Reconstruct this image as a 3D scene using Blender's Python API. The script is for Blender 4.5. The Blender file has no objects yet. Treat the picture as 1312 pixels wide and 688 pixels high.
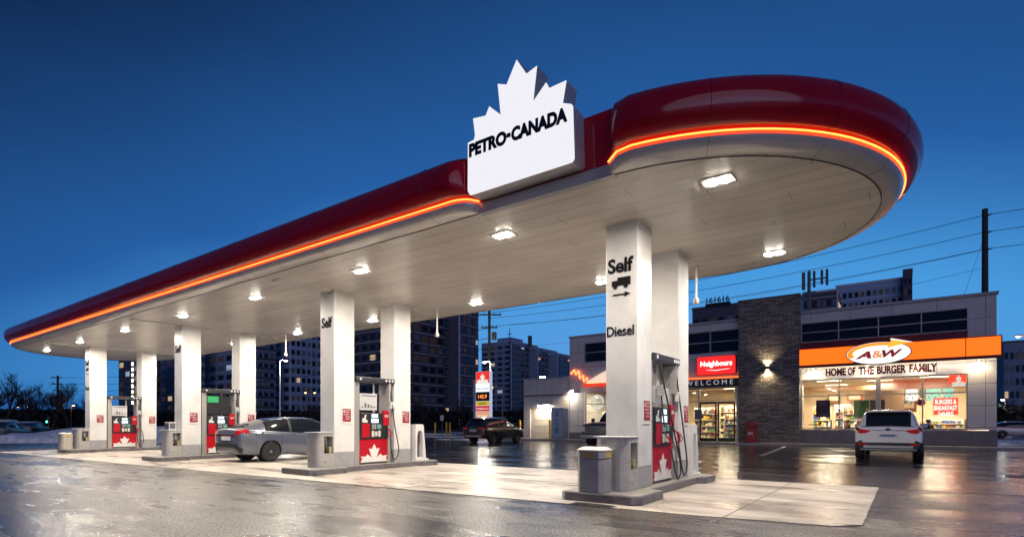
import bpy, bmesh, math, random
from math import radians, sin, cos, pi, tau, sqrt, atan2
from mathutils import Vector, Matrix
random.seed(7)
SC = bpy.context.scene
COL = SC.collection
R = radians
# ------------------------------------------------------------------ camera
YAW = R(35.8); FPX = 700.0; CXP = 656.0; HYP = 543.0; CH = 1.2
cd = bpy.data.cameras.new('camera'); cam = bpy.data.objects.new('camera', cd); COL.objects.link(cam)
cam.location = (0, 0, CH); cam.rotation_euler = (R(90), 0, YAW)
cd.sensor_width = 36; cd.lens = 36 * FPX / 1312; cd.shift_y = (HYP - 344) / 1312
cd.clip_start = 0.05; cd.clip_end = 3000
SC.camera = cam
# ------------------------------------------------------------------ world and exposure
SC.view_settings.view_transform = 'Standard'; SC.view_settings.look = 'None'
SC.view_settings.exposure = 0.30; SC.view_settings.gamma = 1.0; SC.view_settings.use_curve_mapping = False
SKY_LO, SKY_HI = -.15, 1.25
SUN_EL, SUN_AZ = 6.0, 140.0        # dusk: last faint glow low behind the camera's right
W = bpy.data.worlds.new("World"); SC.world = W; W.use_nodes = True
nt = W.node_tree; nt.nodes.clear()
out = nt.nodes.new('ShaderNodeOutputWorld'); bg = nt.nodes.new('ShaderNodeBackground')
sky = nt.nodes.new('ShaderNodeTexSky'); sky.sky_type = 'NISHITA'; sky.sun_disc = False
sky.sun_elevation = R(SUN_EL); sky.sun_rotation = R(SUN_AZ); sky.air_density = 1.0; sky.dust_density = 0.3; sky.ozone_density = 3.0
sky.dust_density = 1.0; sky.ozone_density = 1.0
bw = nt.nodes.new('ShaderNodeRGBToBW'); nt.links.new(sky.outputs[0], bw.inputs[0])
lo = nt.nodes.new('ShaderNodeMath'); lo.operation = 'LOGARITHM'; lo.inputs[1].default_value = 10; nt.links.new(bw.outputs[0], lo.inputs[0])
mr = nt.nodes.new('ShaderNodeMapRange'); mr.inputs[1].default_value = SKY_LO; mr.inputs[2].default_value = SKY_HI; nt.links.new(lo.outputs[0], mr.inputs[0])
ra = nt.nodes.new('ShaderNodeValToRGB'); e = ra.color_ramp.elements
e[0].position = 0; e[0].color = (.0045, .020, .072, 1); e[1].position = 1; e[1].color = (.26, .30, .48, 1)
x = ra.color_ramp.elements.new(.27); x.color = (.015, .085, .275, 1)
x = ra.color_ramp.elements.new(.45); x.color = (.050, .245, .55, 1)
x = ra.color_ramp.elements.new(.75); x.color = (.11, .26, .56, 1)
sc_ = nt.nodes.new('ShaderNodeVectorMath'); sc_.operation = 'SCALE'; sc_.inputs[3].default_value = 10.8
tcs = nt.nodes.new('ShaderNodeTexCoord'); dt = nt.nodes.new('ShaderNodeVectorMath'); dt.operation = 'DOT_PRODUCT'; dt.inputs[1].default_value = (-.16, .95, -.14)
nt.links.new(tcs.outputs['Generated'], dt.inputs[0]); ma = nt.nodes.new('ShaderNodeMath'); ma.operation = 'MULTIPLY_ADD'; ma.inputs[1].default_value = .34; nt.links.new(dt.outputs['Value'], ma.inputs[0])
mb0 = nt.nodes.new('ShaderNodeMath'); mb0.operation = 'ADD'; mb0.inputs[1].default_value = -.28; nt.links.new(mr.outputs[0], mb0.inputs[0]); nt.links.new(mb0.outputs[0], ma.inputs[2])
cn = nt.nodes.new('ShaderNodeTexNoise'); cn.inputs['Scale'].default_value = 2.2; cn.inputs['Detail'].default_value = 5; cm_ = nt.nodes.new('ShaderNodeMapping'); cm_.inputs['Scale'].default_value = (1, 1, 3.5)
nt.links.new(tcs.outputs['Generated'], cm_.inputs[0]); nt.links.new(cm_.outputs[0], cn.inputs[0]); ca = nt.nodes.new('ShaderNodeMath'); ca.operation = 'MULTIPLY_ADD'; ca.inputs[1].default_value = .09
nt.links.new(cn.outputs[0], ca.inputs[0]); nt.links.new(ma.outputs[0], ca.inputs[2]); cb = nt.nodes.new('ShaderNodeMath'); cb.operation = 'ADD'; cb.inputs[1].default_value = -.045; nt.links.new(ca.outputs[0], cb.inputs[0])
nt.links.new(cb.outputs[0], ra.inputs[0]); nt.links.new(ra.outputs[0], sc_.inputs[0]); nt.links.new(sc_.outputs[0], bg.inputs[0])
nt.links.new(bg.outputs[0], out.inputs[0]); bg.inputs[1].default_value = 0.10
sl = bpy.data.lights.new('sun', 'SUN'); sl.energy = 0.42; sl.angle = R(60); sl.color = (.86, .74, 1)
so = bpy.data.objects.new('sun', sl); COL.objects.link(so)
_sd = Vector((sin(R(SUN_AZ)) * cos(R(SUN_EL)), cos(R(SUN_AZ)) * cos(R(SUN_EL)), sin(R(SUN_EL))))
so.rotation_euler = (-_sd).to_track_quat('-Z', 'Y').to_euler()
SC.cycles.max_bounces = 8; SC.cycles.diffuse_bounces = 4; SC.cycles.glossy_bounces = 4; SC.cycles.transparent_max_bounces = 12
SC.cycles.sample_clamp_indirect = 4; SC.cycles.use_denoising = True; SC.cycles.caustics_reflective = False; SC.cycles.caustics_refractive = False
CAN_P = 138.0      # canopy lamp power
SHOP_P = 330.0    # shop ceiling lamp power

# ------------------------------------------------------------------ pixel -> world
RX, RY = cos(YAW), sin(YAW)
def _ray(px, py):
    a = (px - CXP) / FPX; b = (HYP - py) / FPX
    return Vector((RX * a - RY, RY * a + RX, b))
def at_y(px, py, Y):
    d = _ray(px, py); t = Y / d.y; return Vector((d.x * t, Y, CH + d.z * t))
def at_z(px, py, z=0.0):
    d = _ray(px, py); t = (z - CH) / d.z; return Vector((d.x * t, d.y * t, z))
def at_d(px, py, dd):
    d = _ray(px, py); return Vector((d.x * dd, d.y * dd, CH + d.z * dd))

# ------------------------------------------------------------------ materials
MATS = {}
def srgb(h):
    v = [int(h[i:i + 2], 16) / 255 for i in (0, 2, 4)]
    return tuple(c / 12.92 if c <= .04045 else ((c + .055) / 1.055) ** 2.4 for c in v)
def mat(name, col=(.5, .5, .5), rough=.5, metal=0., em=None, es=0., noise=0., nscale=8., bump=0., bscale=60., coat=0., spec=.5, stretch=None):
    if name in MATS: return MATS[name]
    m = bpy.data.materials.new(name); m.use_nodes = True; t = m.node_tree; b = t.nodes['Principled BSDF']
    col = tuple(col)[:3] + (1,)
    b.inputs['Base Color'].default_value = col; b.inputs['Roughness'].default_value = rough
    b.inputs['Metallic'].default_value = metal; b.inputs['Coat Weight'].default_value = coat
    b.inputs['Coat Roughness'].default_value = .05; b.inputs['Specular IOR Level'].default_value = spec
    if em is not None:
        b.inputs['Emission Color'].default_value = tuple(em)[:3] + (1,); b.inputs['Emission Strength'].default_value = es
    if noise > 0 or bump > 0:
        tc = t.nodes.new('ShaderNodeTexCoord'); vec = tc.outputs['Object']
        if stretch:
            mp = t.nodes.new('ShaderNodeMapping'); mp.inputs['Scale'].default_value = stretch
            t.links.new(vec, mp.inputs[0]); vec = mp.outputs[0]
    if noise > 0:
        n = t.nodes.new('ShaderNodeTexNoise'); n.inputs['Scale'].default_value = nscale; n.inputs['Detail'].default_value = 6
        t.links.new(vec, n.inputs['Vector'])
        r = t.nodes.new('ShaderNodeMapRange'); r.inputs[1].default_value = .3; r.inputs[2].default_value = .7
        r.inputs[3].default_value = 1 - noise; r.inputs[4].default_value = 1 + noise * .6
        t.links.new(n.outputs[0], r.inputs[0])
        mm = t.nodes.new('ShaderNodeMix'); mm.data_type = 'RGBA'; mm.blend_type = 'MULTIPLY'; mm.inputs[0].default_value = 1
        mm.inputs[6].default_value = col; t.links.new(r.outputs[0], mm.inputs[7]); t.links.new(mm.outputs[2], b.inputs['Base Color'])
        r2 = t.nodes.new('ShaderNodeMapRange'); r2.inputs[3].default_value = max(.02, rough * (1 - noise * .8)); r2.inputs[4].default_value = min(1, rough * (1 + noise))
        t.links.new(n.outputs[0], r2.inputs[0]); t.links.new(r2.outputs[0], b.inputs['Roughness'])
    if bump > 0:
        n = t.nodes.new('ShaderNodeTexNoise'); n.inputs['Scale'].default_value = bscale; n.inputs['Detail'].default_value = 4
        t.links.new(vec, n.inputs['Vector'])
        bp = t.nodes.new('ShaderNodeBump'); bp.inputs['Strength'].default_value = bump; bp.inputs['Distance'].default_value = .02
        t.links.new(n.outputs[0], bp.inputs['Height']); t.links.new(bp.outputs[0], b.inputs['Normal'])
    MATS[name] = m; return m
def emit(name, col=None, s=None):
    if name in MATS: return MATS[name]
    return mat(name, (.02, .02, .02), .4, em=col, es=s)
def nodes(m): return m.node_tree.nodes, m.node_tree.links, m.node_tree.nodes['Principled BSDF']

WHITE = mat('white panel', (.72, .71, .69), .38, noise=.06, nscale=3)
STEEL = mat('brushed steel', (.46, .44, .42), .38, metal=.25, noise=.2, nscale=5, bump=.03, bscale=30, stretch=(1, 1, 12))
GREY = mat('grey paint', (.33, .33, .34), .45, noise=.12, nscale=6)
DGREY = mat('dark grey', (.11, .11, .12), .45, noise=.15, nscale=8)
BLACK = mat('black plastic', (.018, .018, .02), .4)
RUBBER = mat('rubber', (.02, .02, .02), .6, noise=.2, nscale=20)
RED = mat('red paint', srgb('b01020'), .3, noise=.05, nscale=6)
MAROON = mat('maroon paint', srgb('6e1420'), .4, noise=.1)
YELLOW = mat('yellow paint', srgb('d9a613'), .5, noise=.1)
BLUEP = mat('blue paint', srgb('2b4f8e'), .5)
TEXTBLK = mat('black lettering', (.008, .008, .009), .8, spec=.1)
SNOW = mat('snow', (.86, .88, .92), .7, noise=.35, nscale=3, bump=.8, bscale=5)
WOOD = mat('weathered pole wood', (.05, .04, .035), .8, noise=.3, nscale=8)
WIRE = mat('wire', (.01, .01, .012), .6)

# canopy red
CRED = mat('canopy red gloss', (.42, .004, .018), .10, coat=.1, noise=.06, nscale=1.2)
SILVER = mat('satin aluminium', (.76, .73, .71), .22, metal=.25, noise=.1, nscale=2)
NEON = emit('neon orange red', (1., .05, .012), 1.25)
NEONCORE = emit('neon core', (1., .30, .05), 2.6)
def soffit_mat():
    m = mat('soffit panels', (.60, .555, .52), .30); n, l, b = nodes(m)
    g = n.new('ShaderNodeNewGeometry'); s = n.new('ShaderNodeSeparateXYZ'); l.new(g.outputs['Position'], s.inputs[0])
    a = n.new('ShaderNodeMath'); a.operation = 'MULTIPLY'; a.inputs[1].default_value = 1 / .36; l.new(s.outputs[1], a.inputs[0])
    f = n.new('ShaderNodeMath'); f.operation = 'FRACT'; l.new(a.outputs[0], f.inputs[0])
    c = n.new('ShaderNodeMath'); c.operation = 'COMPARE'; c.inputs[1].default_value = .5; c.inputs[2].default_value = .022; l.new(f.outputs[0], c.inputs[0])
    fl = n.new('ShaderNodeMath'); fl.operation = 'FLOOR'; l.new(a.outputs[0], fl.inputs[0])
    # sheet joints across, staggered per strip
    j = n.new('ShaderNodeMath'); j.operation = 'MULTIPLY_ADD'; j.inputs[1].default_value = .37; l.new(fl.outputs[0], j.inputs[0])
    xx = n.new('ShaderNodeMath'); xx.operation = 'MULTIPLY'; xx.inputs[1].default_value = 1 / 3.6; l.new(s.outputs[0], xx.inputs[0]); l.new(xx.outputs[0], j.inputs[2])
    fj = n.new('ShaderNodeMath'); fj.operation = 'FRACT'; l.new(j.outputs[0], fj.inputs[0])
    cj = n.new('ShaderNodeMath'); cj.operation = 'COMPARE'; cj.inputs[1].default_value = .5; cj.inputs[2].default_value = .002; l.new(fj.outputs[0], cj.inputs[0])
    mxm = n.new('ShaderNodeMath'); mxm.operation = 'MAXIMUM'; l.new(c.outputs[0], mxm.inputs[0]); l.new(cj.outputs[0], mxm.inputs[1])
    no = n.new('ShaderNodeTexNoise'); no.inputs['Scale'].default_value = .9; no.inputs['Detail'].default_value = 5
    mp = n.new('ShaderNodeMapping'); mp.inputs['Scale'].default_value = (.5, 1.6, 1); l.new(g.outputs['Position'], mp.inputs[0]); l.new(mp.outputs[0], no.inputs[0])
    mr = n.new('ShaderNodeMapRange'); mr.inputs[1].default_value = .3; mr.inputs[2].default_value = .7; mr.inputs[3].default_value = .80; mr.inputs[4].default_value = 1.1; l.new(no.outputs[0], mr.inputs[0])
    sb = n.new('ShaderNodeMath'); sb.operation = 'MULTIPLY_ADD'; sb.inputs[1].default_value = -.5; l.new(mxm.outputs[0], sb.inputs[0]); l.new(mr.outputs[0], sb.inputs[2])
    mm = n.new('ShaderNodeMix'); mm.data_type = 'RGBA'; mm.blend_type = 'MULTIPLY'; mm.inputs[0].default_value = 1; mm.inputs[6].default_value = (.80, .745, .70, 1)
    l.new(sb.outputs[0], mm.inputs[7]); l.new(mm.outputs[2], b.inputs['Base Color'])
    bp = n.new('ShaderNodeBump'); bp.inputs['Strength'].default_value = .25; bp.inputs['Distance'].default_value = .03; bp.invert = True
    ad = n.new('ShaderNodeMath'); ad.operation = 'MULTIPLY_ADD'; ad.inputs[1].default_value = .5; l.new(no.outputs[0], ad.inputs[0]); l.new(mxm.outputs[0], ad.inputs[2])
    l.new(ad.outputs[0], bp.inputs['Height']); l.new(bp.outputs[0], b.inputs['Normal'])
    return m
SOFFIT = soffit_mat()
def column_mat():
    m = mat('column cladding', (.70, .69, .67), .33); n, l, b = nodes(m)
    g = n.new('ShaderNodeNewGeometry'); s = n.new('ShaderNodeSeparateXYZ'); l.new(g.outputs['Position'], s.inputs[0])
    ad = n.new('ShaderNodeMath'); ad.operation = 'ADD'; l.new(s.outputs[0], ad.inputs[0]); l.new(s.outputs[1], ad.inputs[1])
    ml = n.new('ShaderNodeMath'); ml.operation = 'MULTIPLY'; ml.inputs[1].default_value = 7.0; l.new(ad.outputs[0], ml.inputs[0])
    fr = n.new('ShaderNodeMath'); fr.operation = 'FRACT'; l.new(ml.outputs[0], fr.inputs[0])
    c = n.new('ShaderNodeMath'); c.operation = 'COMPARE'; c.inputs[1].default_value = .5; c.inputs[2].default_value = .06; l.new(fr.outputs[0], c.inputs[0])
    bp = n.new('ShaderNodeBump'); bp.inputs['Strength'].default_value = .35; bp.inputs['Distance'].default_value = .006; bp.invert = True
    l.new(c.outputs[0], bp.inputs['Height']); l.new(bp.outputs[0], b.inputs['Normal'])
    no = n.new('ShaderNodeTexNoise'); no.inputs['Scale'].default_value = 2.0; no.inputs['Detail'].default_value = 6; l.new(g.outputs['Position'], no.inputs[0])
    mr = n.new('ShaderNodeMapRange'); mr.inputs[1].default_value = .25; mr.inputs[2].default_value = .55; mr.inputs[3].default_value = .84; mr.inputs[4].default_value = 1.03; l.new(no.outputs[0], mr.inputs[0])
    mm = n.new('ShaderNodeMix'); mm.data_type = 'RGBA'; mm.blend_type = 'MULTIPLY'; mm.inputs[0].default_value = 1; mm.inputs[6].default_value = (.70, .69, .67, 1)
    l.new(mr.outputs[0], mm.inputs[7]); l.new(mm.outputs[2], b.inputs['Base Color'])
    return m
COLUMN = column_mat()
def wet(name, base, rlo, rhi, wetlo, wethi, grain, gscale, crack=0., spec=.5, tone=.25, spk=.3):
    m = mat(name, base, .3); n, l, b = nodes(m)
    g = n.new('ShaderNodeNewGeometry'); P = g.outputs['Position']
    def noise(sc, det, st=(1, 1, 1)):
        mp = n.new('ShaderNodeMapping'); mp.inputs['Scale'].default_value = st; l.new(P, mp.inputs[0])
        t = n.new('ShaderNodeTexNoise'); t.inputs['Scale'].default_value = sc; t.inputs['Detail'].default_value = det; l.new(mp.outputs[0], t.inputs[0]); return t.outputs[0]
    def rng(x, a, c_, lo, hi):
        r = n.new('ShaderNodeMapRange'); r.inputs[1].default_value = a; r.inputs[2].default_value = c_; r.inputs[3].default_value = lo; r.inputs[4].default_value = hi; l.new(x, r.inputs[0]); return r.outputs[0]
    big = noise(.55, 1.6, (.55, 1.5, 1)); fine = noise(gscale, 3); mid = noise(2.0, 7, (.42, 1.7, 1))
    wetm = rng(big, wetlo - .12, wethi + .08, 0, 1)              # 1 = standing water film
    rr = n.new('ShaderNodeMapRange'); rr.inputs[3].default_value = rhi; rr.inputs[4].default_value = rlo; l.new(wetm, rr.inputs[0])
    rmx = n.new('ShaderNodeMath'); rmx.operation = 'MULTIPLY'; l.new(rr.outputs[0], rmx.inputs[0]); l.new(rng(mid, .35, .65, .82, 1.2), rmx.inputs[1]); l.new(rmx.outputs[0], b.inputs['Roughness'])
    t1 = rng(mid, .35, .65, 1 - tone * 1.5, 1 + tone); t2 = rng(fine, .36, .64, 1 - spk, 1 + spk * 1.6); t3 = rng(wetm, 0, 1, 1.0, .62)
    m1 = n.new('ShaderNodeMath'); m1.operation = 'MULTIPLY'; l.new(t1, m1.inputs[0]); l.new(t2, m1.inputs[1])
    m2 = n.new('ShaderNodeMath'); m2.operation = 'MULTIPLY'; l.new(m1.outputs[0], m2.inputs[0]); l.new(t3, m2.inputs[1])
    mm = n.new('ShaderNodeMix'); mm.data_type = 'RGBA'; mm.blend_type = 'MULTIPLY'; mm.inputs[0].default_value = 1; mm.inputs[6].default_value = tuple(base) + (1,)
    dis = n.new('ShaderNodeTexNoise'); dis.inputs['Scale'].default_value = 1.3; dis.inputs['Detail'].default_value = 5; l.new(P, dis.inputs[0])
    mxv = n.new('ShaderNodeMix'); mxv.data_type = 'VECTOR'; mxv.inputs[0].default_value = .35; l.new(P, mxv.inputs[4]); l.new(dis.outputs['Color'], mxv.inputs[5])
    vo = n.new('ShaderNodeTexVoronoi'); vo.feature = 'DISTANCE_TO_EDGE'; vo.inputs['Scale'].default_value = .42; l.new(mxv.outputs[1], vo.inputs[0])
    crk = rng(vo.outputs['Distance'], .0, .006 if crack else .0001, 1 - crack, 1)
    st = rng(noise(1.1, 4), .60, .72, 1, .50 if crack < .5 else .62)
    m3 = n.new('ShaderNodeMath'); m3.operation = 'MULTIPLY'; l.new(m2.outputs[0], m3.inputs[0]); l.new(crk, m3.inputs[1])
    m4 = n.new('ShaderNodeMath'); m4.operation = 'MULTIPLY'; l.new(m3.outputs[0], m4.inputs[0]); l.new(st, m4.inputs[1])
    l.new(m4.outputs[0], mm.inputs[7]); l.new(mm.outputs[2], b.inputs['Base Color'])
    gs = rng(wetm, 0, 1, grain, grain * .22)
    bp = n.new('ShaderNodeBump'); bp.inputs['Distance'].default_value = .012; l.new(gs, bp.inputs['Strength']); l.new(fine, bp.inputs['Height'])
    b2 = n.new('ShaderNodeBump'); b2.inputs['Distance'].default_value = .012; b2.inputs['Strength'].default_value = .12; l.new(mid, b2.inputs['Height']); l.new(bp.outputs[0], b2.inputs['Normal'])
    l.new(b2.outputs[0], b.inputs['Normal']); l.new(rng(fine, .40, .62, spec * (1 - spk), spec), b.inputs['Specular IOR Level'])
    return m
ASPHALT = wet('wet asphalt', (.095, .084, .074), .16, .38, .44, .70, .8, 34, spec=1.0, spk=.85, crack=.85)
LOTASPHALT = wet('wet parking asphalt', (.036, .033, .036), .08, .27, .36, .60, .5, 40, spec=1.0, spk=.6, crack=.9)
PAD = wet('damp concrete pad', (.58, .52, .455), .22, .46, .46, .62, .14, 90, tone=.14, crack=.35)
CONC = mat('kerb concrete', (.34, .32, .29), .5, noise=.25, nscale=7, bump=.2, bscale=40)
def glass_mat(name, tint=(1, 1, 1), refl=.9, opaque=0.):
    m = bpy.data.materials.new(name); m.use_nodes = True; t = m.node_tree; t.nodes.clear()
    o = t.nodes.new('ShaderNodeOutputMaterial'); tr = t.nodes.new('ShaderNodeBsdfTransparent'); gl = t.nodes.new('ShaderNodeBsdfGlossy')
    tr.inputs[0].default_value = tuple(tint) + (1,); gl.inputs[0].default_value = (refl, refl, refl, 1); gl.inputs['Roughness'].default_value = .02
    fr = t.nodes.new('ShaderNodeFresnel'); fr.inputs[0].default_value = 1.45; mi = t.nodes.new('ShaderNodeMixShader')
    t.links.new(fr.outputs[0], mi.inputs[0]); t.links.new(tr.outputs[0], mi.inputs[1]); t.links.new(gl.outputs[0], mi.inputs[2]); t.links.new(mi.outputs[0], o.inputs[0])
    return m
GLASS = glass_mat('window glass', (.93, .95, .93))
CARGLASS = mat('car glass', (.012, .014, .018), .05, spec=.9)
DARKGLASS = mat('dark window', (.012, .012, .018), .08, spec=.8)
def stone_mat():
    m = mat('stacked slate', (.1, .09, .085), .55); n, l, b = nodes(m)
    tc = n.new('ShaderNodeTexCoord'); mp = n.new('ShaderNodeMapping'); mp.inputs['Rotation'].default_value = (R(90), 0, 0); l.new(tc.outputs['Object'], mp.inputs[0])
    br = n.new('ShaderNodeTexBrick'); l.new(mp.outputs[0], br.inputs[0]); br.inputs['Scale'].default_value = 1; br.inputs['Brick Width'].default_value = .42; br.inputs['Row Height'].default_value = .085
    br.inputs['Color1'].default_value = (.30, .25, .23, 1); br.inputs['Color2'].default_value = (.085, .075, .078, 1); br.inputs['Mortar'].default_value = (.008, .008, .008, 1); br.inputs['Mortar Size'].default_value = .008; br.offset = .37
    br.inputs['Bias'].default_value = -.1
    no = n.new('ShaderNodeTexNoise'); no.inputs['Scale'].default_value = 9; no.inputs['Detail'].default_value = 8; l.new(tc.outputs['Object'], no.inputs[0])
    mm = n.new('ShaderNodeMix'); mm.data_type = 'RGBA'; mm.blend_type = 'MULTIPLY'; mm.inputs[0].default_value = .8; l.new(br.outputs[0], mm.inputs[6]); 
    mr = n.new('ShaderNodeMapRange'); mr.inputs[1].default_value = .3; mr.inputs[2].default_value = .7; mr.inputs[3].default_value = .4; mr.inputs[4].default_value = 1.5; l.new(no.outputs[0], mr.inputs[0]); l.new(mr.outputs[0], mm.inputs[7]); l.new(mm.outputs[2], b.inputs['Base Color'])
    bp = n.new('ShaderNodeBump'); bp.inputs['Strength'].default_value = 1; bp.inputs['Distance'].default_value = .06
    ad = n.new('ShaderNodeMath'); ad.operation = 'MULTIPLY_ADD'; ad.inputs[1].default_value = .6; l.new(no.outputs[0], ad.inputs[0])
    bw = n.new('ShaderNodeRGBToBW'); l.new(br.outputs[0], bw.inputs[0]); ml = n.new('ShaderNodeMath'); ml.operation = 'MULTIPLY'; ml.inputs[1].default_value = 6; l.new(bw.outputs[0], ml.inputs[0]); l.new(ml.outputs[0], ad.inputs[2])
    l.new(ad.outputs[0], bp.inputs['Height']); l.new(bp.outputs[0], b.inputs['Normal'])
    return m
STONE = stone_mat()
def panel_mat(name, col, pw, ph, rough=.4):
    m = mat(name, col, rough); n, l, b = nodes(m)
    tc = n.new('ShaderNodeTexCoord'); mp = n.new('ShaderNodeMapping'); mp.inputs['Rotation'].default_value = (R(90), 0, 0); l.new(tc.outputs['Object'], mp.inputs[0])
    br = n.new('ShaderNodeTexBrick'); l.new(mp.outputs[0], br.inputs[0]); br.offset = 0; br.inputs['Scale'].default_value = 1; br.inputs['Brick Width'].default_value = pw; br.inputs['Row Height'].default_value = ph
    c = tuple(col) + (1,); d = tuple(x * .93 for x in col) + (1,); br.inputs['Color1'].default_value = c; br.inputs['Color2'].default_value = d; br.inputs['Mortar'].default_value = tuple(x * .25 for x in col) + (1,); br.inputs['Mortar Size'].default_value = .012
    no = n.new('ShaderNodeTexNoise'); no.inputs['Scale'].default_value = 1.1; no.inputs['Detail'].default_value = 7; l.new(tc.outputs['Object'], no.inputs[0])
    mr = n.new('ShaderNodeMapRange'); mr.inputs[3].default_value = .86; mr.inputs[4].default_value = 1.1; l.new(no.outputs[0], mr.inputs[0])
    mm = n.new('ShaderNodeMix'); mm.data_type = 'RGBA'; mm.blend_type = 'MULTIPLY'; mm.inputs[0].default_value = 1; l.new(br.outputs[0], mm.inputs[6]); l.new(mr.outputs[0], mm.inputs[7]); l.new(mm.outputs[2], b.inputs['Base Color'])
    return m
SHOPWALL = panel_mat('white shop panels', (.62, .60, .60), 1.85, 1.05)
def brick_mat(name, c1, c2):
    m = mat(name, c1, .8); n, l, b = nodes(m)
    tc = n.new('ShaderNodeTexCoord'); no = n.new('ShaderNodeTexNoise'); no.inputs['Scale'].default_value = .35; no.inputs['Detail'].default_value = 7; l.new(tc.outputs['Object'], no.inputs[0])
    cr = n.new('ShaderNodeMix'); cr.data_type = 'RGBA'; l.new(no.outputs[0], cr.inputs[0]); cr.inputs[6].default_value = tuple(c1) + (1,); cr.inputs[7].default_value = tuple(c2) + (1,); l.new(cr.outputs[2], b.inputs['Base Color'])
    return m

# ------------------------------------------------------------------ mesh builder
def cr(p0, p1, p2, p3, t):
    return .5 * ((2 * p1) + (-p0 + p2) * t + (2 * p0 - 5 * p1 + 4 * p2 - p3) * t * t + (-p0 + 3 * p1 - 3 * p2 + p3) * t ** 3)
class MB:
    def __init__(s): s.v = []; s.f = []
    def add(s, vs, fs):
        o = len(s.v); s.v += [tuple(v) for v in vs]; s.f += [tuple(i + o for i in f) for f in fs]; return s
    def box(s, x0, x1, y0, y1, z0, z1):
        return s.add([(x0, y0, z0), (x1, y0, z0), (x1, y1, z0), (x0, y1, z0), (x0, y0, z1), (x1, y0, z1), (x1, y1, z1), (x0, y1, z1)],
                     [(0, 3, 2, 1), (4, 5, 6, 7), (0, 1, 5, 4), (1, 2, 6, 5), (2, 3, 7, 6), (3, 0, 4, 7)])
    def prism(s, pts, lo, hi, ax='z'):
        n = len(pts)
        g = {'z': lambda a, b, c: (a, b, c), 'y': lambda a, b, c: (a, c, b), 'x': lambda a, b, c: (c, a, b)}[ax]
        vs = [g(a, b, lo) for a, b in pts] + [g(a, b, hi) for a, b in pts]
        return s.add(vs, [tuple(range(n))[::-1], tuple(range(n, 2 * n))] + [(i, (i + 1) % n, n + (i + 1) % n, n + i) for i in range(n)])
    def tube(s, pts, r, n=8, closed=False):
        pts = [Vector(p) for p in pts]; m = len(pts); rr = r if isinstance(r, (list, tuple)) else [r] * m
        vs = []; up = None
        for i, p in enumerate(pts):
            a = pts[i - 1] if (i or closed) else p; b = pts[(i + 1) % m] if (i < m - 1 or closed) else p
            d = (b - a).normalized()
            if up is None:
                up = Vector((0, 0, 1)) if abs(d.z) < .9 else Vector((1, 0, 0))
            u = (up - d * up.dot(d))
            if u.length < 1e-5: u = d.orthogonal()
            u.normalize(); up = u; w = d.cross(u)
            vs += [p + (u * cos(tau * k / n) + w * sin(tau * k / n)) * rr[i] for k in range(n)]
        fs = []
        for i in range(m if closed else m - 1):
            for k in range(n):
                a = i * n + k; b = i * n + (k + 1) % n; c = ((i + 1) % m) * n + (k + 1) % n; d = ((i + 1) % m) * n + k
                fs.append((a, b, c, d))
        if not closed: fs += [tuple(range(n))[::-1], tuple(range((m - 1) * n, m * n))]
        return s.add(vs, fs)
    def lathe(s, prof, n=24, cx=0, cy=0, cz=0):
        return s.loft([[(cx + r * cos(tau * k / n), cy + r * sin(tau * k / n), cz + z) for k in range(n)] for r, z in prof])
    def wheelring(s, prof, cx, cy, cz, n=28):   # axis along x ; prof = (radius, x)
        return s.loft([[(cx + x, cy + r * cos(tau * k / n), cz + r * sin(tau * k / n)) for k in range(n)] for r, x in prof])
    def loft(s, rings, closed=True, cap=True):
        m = len(rings[0]); vs = [p for r_ in rings for p in r_]; fs = []
        for i in range(len(rings) - 1):
            for k in range(m if closed else m - 1):
                a = i * m + k; b = i * m + (k + 1) % m; fs.append((a, b, b + m, a + m))
        if cap: fs += [tuple(range(m))[::-1], tuple(range((len(rings) - 1) * m, len(rings) * m))]
        return s.add(vs, fs)
    def sphere(s, c, r, n=12, m=8, sz=1):
        return s.loft([[(c[0] + r * sin(pi * (i + .001) / (m)) * cos(tau * k / n), c[1] + r * sin(pi * (i + .001) / m) * sin(tau * k / n), c[2] + sz * r * cos(pi * (i + .001) / m)) for k in range(n)] for i in range(m)] + [[(c[0], c[1], c[2] - sz * r * .999)] * n])
    def tf(s, M):
        s.v = [tuple(M @ Vector(v)) for v in s.v]; return s
    def build(s, name, m, parent=None, bevel=0, smooth=False, loc=None, label=None, seg=2):
        me = bpy.data.meshes.new(name); me.from_pydata(s.v, [], s.f); me.update()
        bm = bmesh.new(); bm.from_mesh(me); bmesh.ops.remove_doubles(bm, verts=bm.verts, dist=1e-5)
        bmesh.ops.recalc_face_normals(bm, faces=bm.faces); bm.to_mesh(me); bm.free()
        if m: me.materials.append(m)
        o = bpy.data.objects.new(name, me); COL.objects.link(o)
        if parent: o.parent = parent
        if loc: o.location = loc
        if smooth:
            for p in me.polygons: p.use_smooth = True
            me.set_sharp_from_angle(angle=R(38))
        if bevel:
            b = o.modifiers.new('b', 'BEVEL'); b.width = bevel; b.segments = seg; b.limit_method = 'ANGLE'; b.angle_limit = R(40)
            if seg > 1 and not smooth: pass
        if label: o['label'] = label
        return o
def tag(o, label=None, cat=None, group=None, kind=None):
    if label: o['label'] = label
    if cat: o['category'] = cat
    if group: o['group'] = group
    if kind: o['kind'] = kind
    return o
def thing(name, label, cat, loc=(0, 0, 0), rz=0, group=None):
    o = bpy.data.objects.new(name, None); COL.objects.link(o); o.location = loc; o.rotation_euler = (0, 0, rz); o.empty_display_size = .1
    return tag(o, label, cat, group)
def copy_tree(o, parent=None):
    c = o.copy(); COL.objects.link(c)
    if parent: c.parent = parent
    for ch in list(o.children): copy_tree(ch, c)
    return c
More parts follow.
